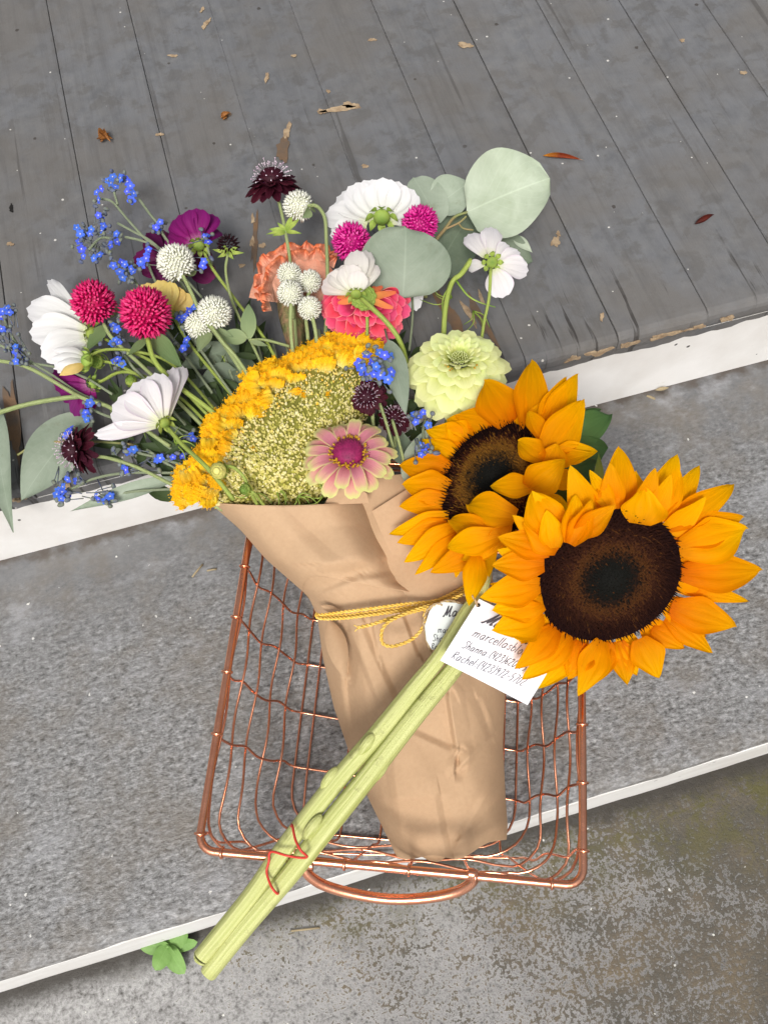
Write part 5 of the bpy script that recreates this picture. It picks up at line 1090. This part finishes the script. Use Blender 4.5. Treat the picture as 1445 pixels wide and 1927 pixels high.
# ------------------------------------------------------------------ zinnias
def coral():
    C = (684, 566); T = Thing('zinnia', 'coral pink zinnia turned away with layered petals and orange green back', 'flower', P(684, 600, .17), 'zinnias in the bouquet')
    r_ = np.random.default_rng(5)
    for row, (rx, ry, cy, n, w, z, a0, a1) in enumerate([(80, 86, 574, 12, 40, .158, -4, 184), (86, 66, 574, 13, 38, .166, -16, 196), (80, 45, 572, 12, 34, .174, -22, 202), (66, 26, 570, 10, 30, .182, -26, 206)]):
        for k in range(n):
            a = math.radians(a0 + (a1 - a0) * (k + .5 * (row % 2)) / (n - .5)) + r_.normal(0, .05); q = r_.uniform(.93, 1.06)
            tx, ty = C[0] + 2 + rx * q * math.cos(a), cy + ry * q * math.sin(a)
            bx, by = C[0] + rx * .30 * math.cos(a), 564 + ry * .28 * math.sin(a)
            T.add('petal', ppx((bx, by, z + .003), (tx, ty, z - .003 + r_.uniform(-.0025, .0025)), w * r_.uniform(.85, 1.1), N(.25 * math.cos(a), .3, 1), shape='spoon', bow=.10, cup=.16, tipcurl=.02, nu=11, nv=9), M['coral_pet'])
    for k in range(13):
        a = math.radians(-195 + 210 * k / 12) + r_.normal(0, .1); L = r_.uniform(34, 58)
        T.add('petal', ppx((C[0], 562, .192), (C[0] + L * 1.15 * math.cos(a), 560 + L * .75 * math.sin(a), .187), 13, shape='spoon', bow=.04, cup=.2, nu=8, nv=7), M['orange_pet'], label='orange and yellow back petal')
    u, w_, n_ = frame(N(.1, .0, 1)); c = P(684, 560, .193); gs = [ellipsoid(c, n_, .006, .009, 6, 10)]
    for d in fib(60):
        if d[2] > -.2: gs.append(petal(c + (u * d[0] + w_ * d[1]) * .006 + n_ * d[2] * .004, c + (u * d[0] + w_ * d[1]) * .0105 + n_ * d[2] * .006, .005, n_, 'spoon', .1, .2, nu=4, nv=3))
    T.add('calyx', merge(gs)[:3], M['calyx'])
    stem(T, [(680, 562, .198), (700, 580, .200), (725, 604, .197), (748, 634, .190), (762, 670, .175), (770, 720, .160)], .0019, 'stem_bright')
coral()
def ring_zinnia(label, c, z, nrm, rows, mat, sx=1.0, dome=None):
    C = P(c[0], c[1], z); m = MPP(c[0], c[1], z); u, w, n = frame(N(*nrm)); T = Thing('zinnia', label, 'flower', C, 'zinnias in the bouquet')
    for (k, r0, L, wd, e, h, ph, shp) in rows:
        for i in range(k):
            f = 2 * math.pi * i / k + ph + rng.uniform(-.06, .06); d = math.cos(f) * u + math.sin(f) * w; ee = e + rng.uniform(-.10, .10); LL = L * m * rng.uniform(.9, 1.07)
            b = C + d * r0 * m + n * h * m; t = b + LL * (d * math.cos(ee) + n * math.sin(ee))
            T.add('petal', petal(b, t, wd * m * rng.uniform(.88, 1.1), n * math.cos(ee) - d * math.sin(ee), shp, rng.uniform(.04, .12), rng.uniform(.1, .3), tipcurl=rng.uniform(.04, .16), rip=.03, nu=9, nv=7), M[mat])
    return T, C, m, u, w, n
def lime():
    rows = []
    for k, (n, r0, L, wd, e, h) in enumerate([(12, 28, 80, 60, -.42, 0), (12, 27, 76, 56, -.16, 12), (12, 25, 66, 50, .06, 22), (12, 23, 54, 42, .22, 30), (14, 21, 40, 26, .42, 36), (16, 19, 28, 14, .7, 40), (14, 15, 20, 10, .95, 43)]): rows.append((n, r0, L, wd, e, h, k * .21, 'spoon'))
    T, C, m, u, w, n = ring_zinnia('big pale lime zinnia with many layered petals above the upper sunflower', (861, 702), .176, (0, -.66, 1), rows, 'lime_pet')
    gs = []
    for d in fib(150):
        if d[2] > .15: q = C + n * 40 * m + (u * d[0] + w * d[1]) * 17 * m + n * d[2] * 7 * m; g = spindle(q, n + .3 * (u * d[0] + w * d[1]), 7 * m, 1.6 * m, 4); gs.append((np.array(g[0]), g[1], np.full((6, 2), .8)))
    T.add('centre', merge(gs)[:3], M['lime_pet'], kind='stuff')
    gs = []
    for (x, y) in [(843, 690), (850, 694), (856, 688), (846, 697), (886, 688), (893, 692), (838, 686), (897, 687)]: gs.append(spindle(P(x, y, .197), N(rng.normal(0, .5), -.3, 1), .0030, .0009, 5) + (None,))
    T.add('florets', merge(gs)[:2], M['florets'], kind='stuff')
    stem(T, [(862, 720, .172), (840, 800, .155), (780, 950, .145)], .0022, 'stem_bright')
lime()
def pink():
    rows = [(12, 26, 68, 30, -.18, 0, .1, 'strap'), (12, 24, 62, 27, .05, 5, .36, 'strap')]
    T, C, m, u, w, n = ring_zinnia('flat pink zinnia with lime petal tips and magenta cone', (656, 858), .196, (-.04, -.62, 1), rows, 'pink_pet')
    T.add('cone', ellipsoid(C + n * 10 * m, n, 22 * m, 30 * m, 10, 18), M['cone'])
    gs = []
    for d in fib(260):
        if d[2] > .2: q = C + n * 10 * m + (u * d[0] + w * d[1]) * 30 * m + n * d[2] * 22 * m; gs.append(spindle(q, n * d[2] + (u * d[0] + w * d[1]) * .6, 5 * m, 1.1 * m, 4) + (None,))
    T.add('cone_scales', merge(gs)[:2], M['cone'], kind='stuff')
    gs = []
    for k in range(70):
        f = rng.uniform(0, 6.28); rr = rng.uniform(28, 39) * m; d = math.cos(f) * u + math.sin(f) * w
        gs.append(ellipsoid(C + d * rr + n * (20 - (rr / m - 28) * .6) * m, n + d, 3.6 * m, 2.3 * m, 4, 6))
    T.add('florets', merge(gs)[:2], M['florets'], kind='stuff')
    gs = []
    for k in range(60):
        f = 2 * math.pi * k / 60; d = math.cos(f) * u + math.sin(f) * w; gs.append(cone(C + d * 36 * m + n * 4 * m, d * .8 + n, 9 * m, 2.2 * m, 4) + (None,))
    T.add('disc_rim', merge(gs)[:2], M['cone'], kind='stuff')
    stem(T, [(656, 880, .185), (640, 960, .160), (640, 1040, .145)], .0019, 'stem_bright')
pink()

# ------------------------------------------------------------------ buds near the wrap
def bud(label, c, r, ax, mat, st, z):
    m = MPP(*c, z); C = P(*c, z); u, w, n = frame(N(*ax)); T = Thing('flower_bud', label, 'bud', C)
    for ring, (k, e) in enumerate([(8, .15), (8, .6), (6, 1.05)]):
        for i in range(k):
            f = 2 * math.pi * (i + ring * .5) / k; d = math.cos(f) * u + math.sin(f) * w
            T.add('petal', petal(C + d * r * m * .55 * math.cos(e) - n * r * m * .2 + n * r * m * math.sin(e) * .4, C + n * r * m * (.55 + .45 * math.sin(e)) + d * r * m * .75 * math.cos(e), r * m * .62, n + d, 'spoon', .2, -.5, nu=7, nv=5), M[mat])
    T.add('heart', ellipsoid(C, n, r * m * .75, r * m * .9, 8, 12), M[mat])
    calyx(T, C - n * r * m * .5, n, r * m * .8, r * m * .9, sl=1.7); stem(T, st, .0012, 'stem_bright')
bud('round yellow bud in front of the celosia ruffle', (411, 886), 18, (-.1, .1, 1), 'yellow_bud', [(415, 882, .196), (436, 878, .200), (458, 896, .198), (470, 922, .190), (490, 960, .170)], .203)
bud('small green bud just above the paper edge', (461, 921), 12, (-.3, .3, 1), 'calyx', [(465, 922, .192), (480, 930, .190), (500, 955, .175)], .196)
bud('tiny green bud with a red tip among the stems', (247, 716), 12, (0, -.5, .8), 'calyx', [(250, 722, .168), (262, 740, .165), (320, 800, .155)], .170)
bud('green bud in the shadow beside the white bud', (182, 680), 15, (-.2, .1, .9), 'calyx', [(186, 678, .156), (230, 690, .155), (320, 740, .15)], .158)

# ------------------------------------------------------------------ blue sprays
def blossom_mesh():
    gs = []; mats = []
    for k in range(5):
        f = 2 * math.pi * k / 5; d = np.array([math.cos(f), math.sin(f), 0]); g = petal(d * .12, d * 1.0 + [0, 0, .08], .76, np.array([0, 0, 1.]), 'spoon', .05, .15, nu=6, nv=5, seed=k); gs.append(g + ([0] * len(g[1]),))
    g = ellipsoid(np.array([0, 0, .12]), np.array([0, 0, 1.]), .08, .2, 4, 8); gs.append(g + ([1] * len(g[1]),))
    V, F, U, Mi = merge(gs); return make_mesh('blossom', V, F, [M['blue_pet'], M['blue_eye']], U, True, Mi)
BLOSSOM = blossom_mesh()
def spray(label, flowers, stems, z=.165, r=8.0, buds=14, sr=.0011, smat='stem_grey'):
    T = Thing('forget_me_not_spray', label, 'flower', P(*flowers[0], z), 'blue forget me not sprays')
    for i, (x, y) in enumerate(flowers):
        zz = z + .004 * math.sin(i * 2.3); n = N(rng.normal(0, .45), rng.normal(-.1, .45), 1); u, w, n = frame(n); s = r * rng.uniform(.85, 1.2) * MPP(x, y, zz)
        c = P(x, y, zz); a = rng.uniform(0, 6.28); ua, wa = u * math.cos(a) + w * math.sin(a), w * math.cos(a) - u * math.sin(a)
        T.place('blossom', BLOSSOM, Matrix(((ua[0] * s, wa[0] * s, n[0] * s, c[0]), (ua[1] * s, wa[1] * s, n[1] * s, c[1]), (ua[2] * s, wa[2] * s, n[2] * s, c[2]), (0, 0, 0, 1))))
    if buds:
        gs = []
        for k in range(buds):
            x, y = flowers[rng.integers(len(flowers))]; x += rng.normal(0, 10); y += rng.normal(0, 9); q = P(x, y, z - .002 + rng.normal(0, .002))
            gs.append(ellipsoid(q, rng.normal(0, 1, 3), .0026 * rng.uniform(.7, 1.2), .0018, 5, 7))
            gs.append(tube([q, q + (P(*flowers[rng.integers(len(flowers))], z - .004) - q) * .35 + rng.normal(0, .0008, 3)], .00045, 4))
        T.add('buds', merge(gs)[:3], M['grey_bud'], kind='stuff')
    for s in stems: T.add('stem', px_tube([(a, b, c) for a, b, c in s], sr, 6), M[smat])
    return T
spray('blue forget-me-not spray arching highest at the upper edge of the bouquet', [(183, 362), (192, 355), (204, 340), (213, 333), (218, 352), (235, 336), (228, 335), (246, 350), (241, 342), (252, 364), (248, 376), (240, 360), (187, 376), (210, 345)],
      [[(190, 374, .160), (212, 380, .162), (240, 412, .162), (275, 450, .160), (308, 476, .156), (380, 560, .150)], [(262, 374, .160), (282, 402, .162), (300, 425, .160), (318, 462, .156)], [(215, 360, .164), (222, 385, .162)]], .164)
spray('blue forget-me-not cluster with many grey buds below the highest spray', [(145, 428), (152, 440), (165, 436), (173, 432), (170, 440), (192, 412), (186, 405), (195, 425), (192, 434), (220, 440), (209, 461), (221, 455), (154, 468), (158, 482), (188, 480), (178, 486), (150, 455)],
      [[(222, 420, .158), (252, 436, .160), (282, 452, .160), (306, 472, .156)], [(236, 446, .158), (270, 454, .158), (300, 470, .156), (360, 560, .150)], [(168, 470, .160), (190, 448, .158), (215, 450, .156)]], .160, buds=46)
spray('blue forget-me-not sprig just left of the plum cosmos', [(214, 500), (226, 512), (240, 502), (236, 498), (248, 506), (232, 522), (252, 512), (230, 494)], [[(240, 508, .156), (262, 540, .152), (300, 600, .150), (400, 740, .148)]], .160, buds=18)
spray('blue forget-me-not pair on the hairy stem beside the purple cosmos', [(294, 428), (302, 418), (297, 432)], [[(300, 432, .164), (318, 456, .160), (326, 470, .156)]], .170, buds=8)
spray('blue forget-me-not blossoms scattered over the plum petals', [(265, 492), (276, 486), (268, 500), (280, 470), (277, 480), (390, 443), (392, 456), (385, 446), (382, 500), (384, 492)], [[(385, 440, .172), (392, 470, .168), (400, 500, .160)], [(276, 490, .150), (310, 560, .148), (420, 720, .146)]], .178, buds=10)
spray('long blue forget-me-not stem reaching the left border of the picture', [(6, 586), (14, 580), (3, 596), (18, 588), (4, 618), (9, 622), (30, 652), (32, 662), (36, 674), (31, 680), (28, 658)],
      [[(-20, 640, .150), (30, 664, .150), (90, 700, .150), (150, 740, .150), (212, 768, .150), (330, 850, .150)], [(6, 592, .154), (22, 630, .152), (52, 676, .150)], [(20, 680, .148), (100, 690, .150), (160, 710, .150), (212, 742, .150)]], .158, buds=40)
T = Thing('green_stem', 'thick pale green stem running to the left border of the picture', 'stem', P(80, 758, .15)); T.add('stem', px_tube([(-30, 786, .142), (40, 764, .146), (100, 752, .150), (152, 746, .152)], .0019, 7), M['stem']); T.add('stem', px_tube([(-30, 676, .148), (50, 690, .152), (150, 746, .153), (214, 770, .154), (320, 840, .152)], .0016, 7), M['stem'])
spray('blue forget-me-not sprig under the left magenta globe', [(214, 612), (221, 620), (210, 618), (218, 640), (224, 644), (212, 646), (222, 676), (230, 684), (216, 680)], [[(222, 650, .164), (250, 690, .160), (270, 710, .156), (350, 800, .150)]], .168, buds=16)
spray('blue forget-me-not sprig between the white globes and yellow cosmos', [(348, 596), (356, 586), (342, 602), (366, 578), (352, 640), (350, 652), (345, 656), (338, 598)], [[(350, 600, .158), (380, 660, .154), (450, 760, .150)]], .164, buds=12)
spray('blue forget-me-not sprig beside the drooping purple cosmos', [(164, 784), (162, 776), (168, 762), (170, 758), (164, 790)], [[(170, 768, .148), (200, 782, .148), (260, 800, .148)]], .154, buds=12)
spray('blue forget-me-not sprig in front of the white riser', [(112, 922), (120, 916), (124, 932), (116, 938), (108, 930), (130, 938), (118, 926), (186, 940), (182, 932), (208, 934), (212, 930), (200, 942), (128, 902), (146, 904), (130, 812), (126, 820), (134, 808)], [[(120, 925, .138), (140, 918, .140), (180, 900, .142), (240, 890, .146), (330, 890, .148)], [(195, 938, .132), (250, 925, .140), (330, 920, .146)]], .142, buds=40)
spray('scattered blue forget-me-nots low among the stems above the riser', [(246, 848), (252, 846), (240, 850), (302, 862), (296, 866), (322, 856), (326, 860), (234, 880), (360, 820), (364, 826), (344, 858), (238, 884)], [[(250, 850, .146), (300, 862, .146), (360, 880, .150)]], .150, buds=36)
spray('blue forget-me-not cluster in the middle beside the yellow celosia', [(690, 668), (680, 692), (684, 700), (708, 690), (704, 704), (700, 684), (724, 668), (714, 664), (734, 672), (736, 700), (676, 684), (716, 706), (730, 714), (694, 708)], [[(705, 690, .192), (712, 720, .186), (716, 780, .165)]], .200, r=10.5, buds=30)
spray('blue forget-me-not blossoms by the lime zinnia and upper sunflower', [(788, 786), (782, 794), (778, 780), (796, 776), (798, 850), (802, 842), (792, 856), (792, 838), (806, 800)], [[(800, 850, .180), (796, 810, .176), (800, 790, .172)], [(795, 856, .178), (786, 880, .172), (775, 910, .166)]], .186, buds=16)
# long side stem that forks beside the lime zinnia
T = Thing('forked_stem', 'forked bright green stem rising from behind the lime zinnia', 'stem', P(840, 600, .16)); stem(T, [(886, 489, .180), (868, 515, .178), (850, 532, .175), (838, 580, .170), (834, 640, .162)], .0021, 'stem_bright')
T.add('leaf', px_tube([(858, 528, .176), (880, 556, .174), (905, 570, .172), (932, 578, .172)], [.0009, .0004], 5), M['calyx']); T.add('leaf', px_tube([(848, 536, .175), (834, 560, .170), (832, 590, .166)], [.0009, .0004], 5), M['calyx'])

# ------------------------------------------------------------------ sunflowers
def zc(x, y, z): return (720 + x / 1.993, 660 + y / 1.993, z)
def sun_disc(T, c, a_px, nrm, z, mat, n=1500):
    m = MPP(*c, z); C = P(*c, z); u, w, n_ = frame(N(*nrm)); Rr = a_px * m; gs = []
    k = 14; V = []; F = []; U = []
    for i in range(k + 1):
        r = i / k
        for j in range(40):
            f = 2 * math.pi * j / 40; V.append(C + Rr * r * (math.cos(f) * u + math.sin(f) * w) + n_ * Rr * (.10 * math.sin(math.pi * min(1, r * 1.05)) - .03)); U.append((r, 0))
    for i in range(k):
        for j in range(40): F.append((i * 40 + j, (i + 1) * 40 + j, (i + 1) * 40 + (j + 1) % 40, i * 40 + (j + 1) % 40))
    T.add('disc', (V, F, U), M[mat])
    for i in range(n):
        r = math.sqrt((i + .5) / n); f = i * 2.39996
        d = math.cos(f) * u + math.sin(f) * w; q = C + d * Rr * r + n_ * Rr * (.10 * math.sin(math.pi * min(1, r * 1.05)) - .03)
        if r < .34: L, rad, lean = .055, .011, -.4
        elif r < .62: L, rad, lean = .085, .013, 0.1
        else: L, rad, lean = .085 + .05 * rng.uniform(0, 1), .0115, .55 * (r - .55) / .45
        dr = n_ + d * lean + rng.normal(0, .18, 3)
        g = cone(q - n_ * Rr * .01, dr, Rr * L * rng.uniform(.7, 1.15), Rr * rad * 1.5, 4); cc = min(1, max(0, r + rng.normal(0, .075) - (.22 if r > .66 and rng.uniform() < .10 else 0))); gs.append((np.array(g[0]), g[1], np.array([[cc, 0]] * 4 + [[min(1.0, cc + .02), 0]])))
    T.add('florets', merge(gs)[:3], M[mat], kind='stuff')
    return C, m, u, w, n_
def plane_z(C, n_, Rr):
    def f(p):
        q = P(p[0], p[1], 0.0); o = np.array([0, 0, H]); d = q - o; x = o + d * (((C - o) @ n_) / (d @ n_)) - C; L = np.linalg.norm(x)
        return float((C + x * min(1.0, Rr * 1.0 / max(L, 1e-9)))[2])
    return f
def sun_petals(T, lst, z, zp):
    for i, p in enumerate(lst):
        b, t, w = zc(p[0], p[1], z), zc(p[2], p[3], z), p[4] / 1.993
        dz0, dz1 = (p[5], p[6]) if len(p) > 6 else (0, 0); k = p[7] if len(p) > 7 else {}
        T.add('petal', ppx((b[0], b[1], zp(b) + dz0), (t[0], t[1], zp(t) + dz1), w * 1.14, k.get('n'), shape='sunf', bow=k.get('bow', rng.uniform(.02, .08)), cup=k.get('cup', rng.uniform(.04, .22)), rip=.034, ripn=4, tipcurl=k.get('tc', rng.uniform(0, .16)), twist=k.get('tw', rng.uniform(-.4, .4)), wav=.09, nu=15, nv=13), M['sunpet'])
def back_ring(T, C, Rr, u, w, n_, k, L, wd, ph=0.0, lo=0, hi=2 * math.pi):
    for i in range(k):
        f = lo + (hi - lo) * i / k + ph + rng.uniform(-.08, .08); d = math.cos(f) * u + math.sin(f) * w; q = rng.uniform(.85, 1.1)
        T.add('petal', petal(C + d * Rr * .92 - n_ * .004, C + d * (Rr + L * q) - n_ * .007, wd * rng.uniform(.85, 1.15), n_, 'sunf', .08, .2, rip=.022, ripn=4, twist=rng.uniform(-.3, .3), wav=.05, nu=12, nv=9), M['sunpet'])
SG = 'sunflowers laid over the bouquet'
def sunflower_a():
    z = .203; T = Thing('sunflower', 'smaller tilted sunflower with petals folded over its brown disc', 'flower', P(*zc(425, 480, z)), SG)
    C, m, u, w, n_ = sun_disc(T, (929, 902), 118, (-.62, -.42, .85), z, 'disc')
    back_ring(T, C, 116 * m, u, w, n_, 17, 74 * m, 40 * m, .1)
    sun_petals(T, [
        (600, 300, 745, 92, 96, -.004, -.002), (590, 300, 690, 95, 84, -.002, 0), (545, 300, 556, 28, 118, -.003, 0), (330, 300, 240, 252, 84, -.008, -.006), (470, 275, 372, 112, 150, 0, .001), (440, 290, 265, 240, 90, -.004, -.004),
        (320, 340, 162, 290, 92, -.006, -.006), (310, 330, 240, 268, 84, -.004, -.004), (295, 420, 148, 326, 80, -.006, -.006), (270, 460, 58, 430, 118, -.004, -.006), (262, 520, 68, 508, 118, -.002, -.004), (250, 560, 60, 586, 90, -.003, -.006),
        (270, 620, 20, 684, 76, -.004, -.006), (262, 650, 56, 726, 90, -.006, -.006), (280, 660, 78, 792, 92, -.004, -.006), (290, 690, 120, 842, 66, -.006, -.008), (360, 740, 182, 842, 84, -.002, -.006),
        (590, 330, 545, 225, 66, .006, .012, dict(cup=.6)), (600, 400, 768, 186, 130, .003, .010), (640, 390, 806, 370, 82, 0, .002), (625, 440, 650, 345, 96, .004, .010),
        (602, 408, 500, 338, 88, .010, .014, dict(cup=.4)), (545, 520, 682, 408, 128, .010, .016, dict(bow=.15)), (570, 505, 402, 508, 84, .010, .013), (500, 625, 314, 582, 122, .012, .012, dict(bow=.16)),
        (430, 700, 246, 635, 88, .010, .008, dict(bow=.15)), (440, 690, 238, 735, 96, .012, .008, dict(bow=.15)), (430, 730, 290, 780, 60, .006, .002), (355, 770, 322, 955, 84, .006, .004), (470, 640, 380, 790, 70, .010, .004)], z, plane_z(C, n_, 118 * m))
    stem(T, [(940, 930, .192), (905, 1110, .184), (880, 1150, .181), (831, 1231, .172), (778, 1297, .163), (710, 1382, .154), (634, 1470, .145), (540, 1590, .132), (474, 1684, .120), (388, 1790, .107), (380, 1800, .106)], [.0048, .0047, .0053, .0060, .0060, .0056, .0052], 'stalk', seg=24, lobes=5)
    for k, (x, y, z_) in enumerate([(620, 1464, .148), (690, 1400, .157)]): T.add('leaf_scar', ellipsoid(P(x, y, z_), N(-.6, .8, .1), .0085, .0036, 8, 10), M['stalk'])
    for (b, t, w) in [((1048, 838, .188), (1148, 780, .184), 62), ((1060, 860, .184), (1142, 840, .178), 60), ((1030, 795, .186), (1062, 720, .184), 22), ((1075, 800, .184), (1130, 772, .180), 30)]:
        T.add('leaf', ppx(b, t, w, shape='leaf', bow=.10, cup=.35, wav=.12, nu=16, nv=11), M['sunleaf'])
def sunflower_b():
    z = .228; T = Thing('sunflower', 'largest sunflower with wide dark brown disc facing up beside the tag', 'flower', P(1147, 1088, z), SG)
    C, m, u, w, n_ = sun_disc(T, (1147, 1088), 139, (.10, .42, 1), z, 'disc2', 1700)
    back_ring(T, C, 134 * m, u, w, n_, 20, 96 * m, 50 * m, .07)
    sun_petals(T, [
        (1060, 640, 1186, 420, 92, -.006, -.006), (1000, 630, 1106, 392, 112, -.004, -.002), (1020, 640, 1110, 430, 96, -.002, 0), (885, 620, 880, 354, 112, -.004, 0), (860, 600, 768, 450, 64, .004, .008), (930, 620, 955, 450, 96, -.005, -.004),
        (1060, 660, 1326, 510, 104, -.004, -.004), (1090, 700, 1362, 636, 120, -.004, -.004), (1110, 740, 1376, 675, 156, 0, -.002), (1125, 890, 1382, 936, 56, -.006, -.010), (1120, 830, 1434, 840, 132, 0, -.006),
        (1060, 1000, 1244, 1132, 84, -.004, -.010), (1010, 1040, 1132, 1118, 80, -.004, -.008), (1080, 960, 1332, 1030, 124, 0, -.008), (1010, 1050, 1215, 1080, 80, -.006, -.010), (960, 1080, 1034, 1232, 114, 0, -.008),
        (880, 1090, 915, 1256, 90, -.004, -.010), (880, 1095, 955, 1220, 80, -.004, -.010), (740, 1090, 690, 1232, 120, -.003, -.008), (820, 1085, 738, 1300, 104, 0, -.008), (840, 1090, 800, 1250, 90, -.002, -.010), (700, 1070, 530, 1240, 94, 0, -.004), (745, 1085, 584, 1272, 92, -.005, -.010),
        (650, 1040, 500, 1196, 96, .001, .002), (600, 985, 412, 1050, 138, .002, .004, dict(bow=.14)), (590, 880, 362, 915, 116, .002, .004), (600, 940, 413, 975, 120, .002, .005), (605, 800, 408, 800, 112, .004, .006), (630, 750, 432, 690, 104, .006, .006),
        (960, 650, 985, 512, 160, .002, .006, dict(bow=.14)), (660, 742, 528, 640, 122, .006, .010, dict(bow=.14)), (625, 690, 560, 525, 136, .006, .010, dict(bow=.15)), (640, 740, 610, 600, 90, .008, .014),
        (700, 722, 728, 540, 92, .012, .012, dict(cup=.7)), (700, 725, 790, 560, 80, .013, .014, dict(cup=.7)), (718, 694, 876, 582, 84, .012, .014, dict(cup=.5)), (830, 600, 850, 480, 90, .002, .006)], z, plane_z(C, n_, 139 * m))
    stem(T, [(1120, 1110, .200), (990, 1130, .180), (900, 1198, .174), (852, 1261, .168), (781, 1347, .159), (688, 1466, .148), (608, 1566, .137), (549, 1641, .127), (463, 1742, .113), (392, 1832, .101)], [.0052, .0052, .0057, .0064, .0066, .0062, .0055], 'stalk', seg=24, lobes=5)
    for k, (x, y, z_) in enumerate([(714, 1450, .150), (588, 1556, .143)]): T.add('leaf_scar', ellipsoid(P(x, y, z_), N(-.6, .8, .1), .0095, .0038, 8, 10), M['stalk'])
    T.add('cut_end', ellipsoid(P(380, 1800, .106), N(-.6, .8, .2), .0018, .0051, 4, 14), M['brownwood'])
    T.add('cut_end', ellipsoid(P(392, 1832, .101), N(-.6, .8, .2), .0020, .0054, 4, 14), M['brownwood'])
    for (b, t, w) in [((1030, 930, .196), (1120, 868, .196), 64), ((1070, 940, .190), (1110, 900, .192), 60), ((1060, 965, .19), (1052, 880, .192), 40), ((915, 1070, .190), (930, 1040, .196), 26)]:
        T.add('leaf', ppx(b, t, w, shape='leaf', bow=.16, cup=.4, wav=.12, nu=16, nv=11), M['sunleaf'])
    for (b, t, w) in [((1118, 935, .196), (1129, 852, .206), 20), ((1250, 930, .196), (1304, 922, .19), 20)]: T.add('sepal', ppx(b, t, w, shape='lance', bow=.1, cup=.6), M['calyx'])
sunflower_a(); sunflower_b()
def rubber_band():
    pts = [(549, 1552, .142), (556, 1580, .150), (566, 1600, .151), (578, 1612, .146), (566, 1614, .142), (540, 1610, .145), (510, 1603, .140), (506, 1622, .136), (502, 1640, .134), (508, 1662, .134), (516, 1676, .134), (524, 1680, .128), (520, 1650, .112), (545, 1590, .118)]
    g = tube(catmull([P(*p) for p in pts], 6, True), .0008, 8, closed=True)
    single('rubber_band', g, M['rubber'], 'red rubber band looped around the sunflower stalks at the basket rim', 'rubber band')
rubber_band()

# ------------------------------------------------------------------ weed growing at the foot of the lower riser
def weed():
    T = Thing('weed', 'small green weed with round leaves growing at the foot of the lower riser', 'plant', P(318, 1785, ZG))
    for k, (t, w, dz) in enumerate([((262, 1776), 36, .011), ((350, 1748), 42, .014), ((372, 1772), 28, .007), ((346, 1834), 38, .006), ((292, 1826), 36, .010), ((330, 1796), 14, .016), ((308, 1772), 13, .016)]):
        T.add('leaf', ppx((316, 1780, ZG + .006), (*t, ZG + dz), w * .92, N(0, 0, 1), shape='round', bow=.06, cup=.16, nu=12, nv=11), M['weed'])
    T.add('stem', tube([P(316, 1782, ZG - .001), P(316, 1781, ZG + .012)], .0015, 7), M['weed'])
weed()
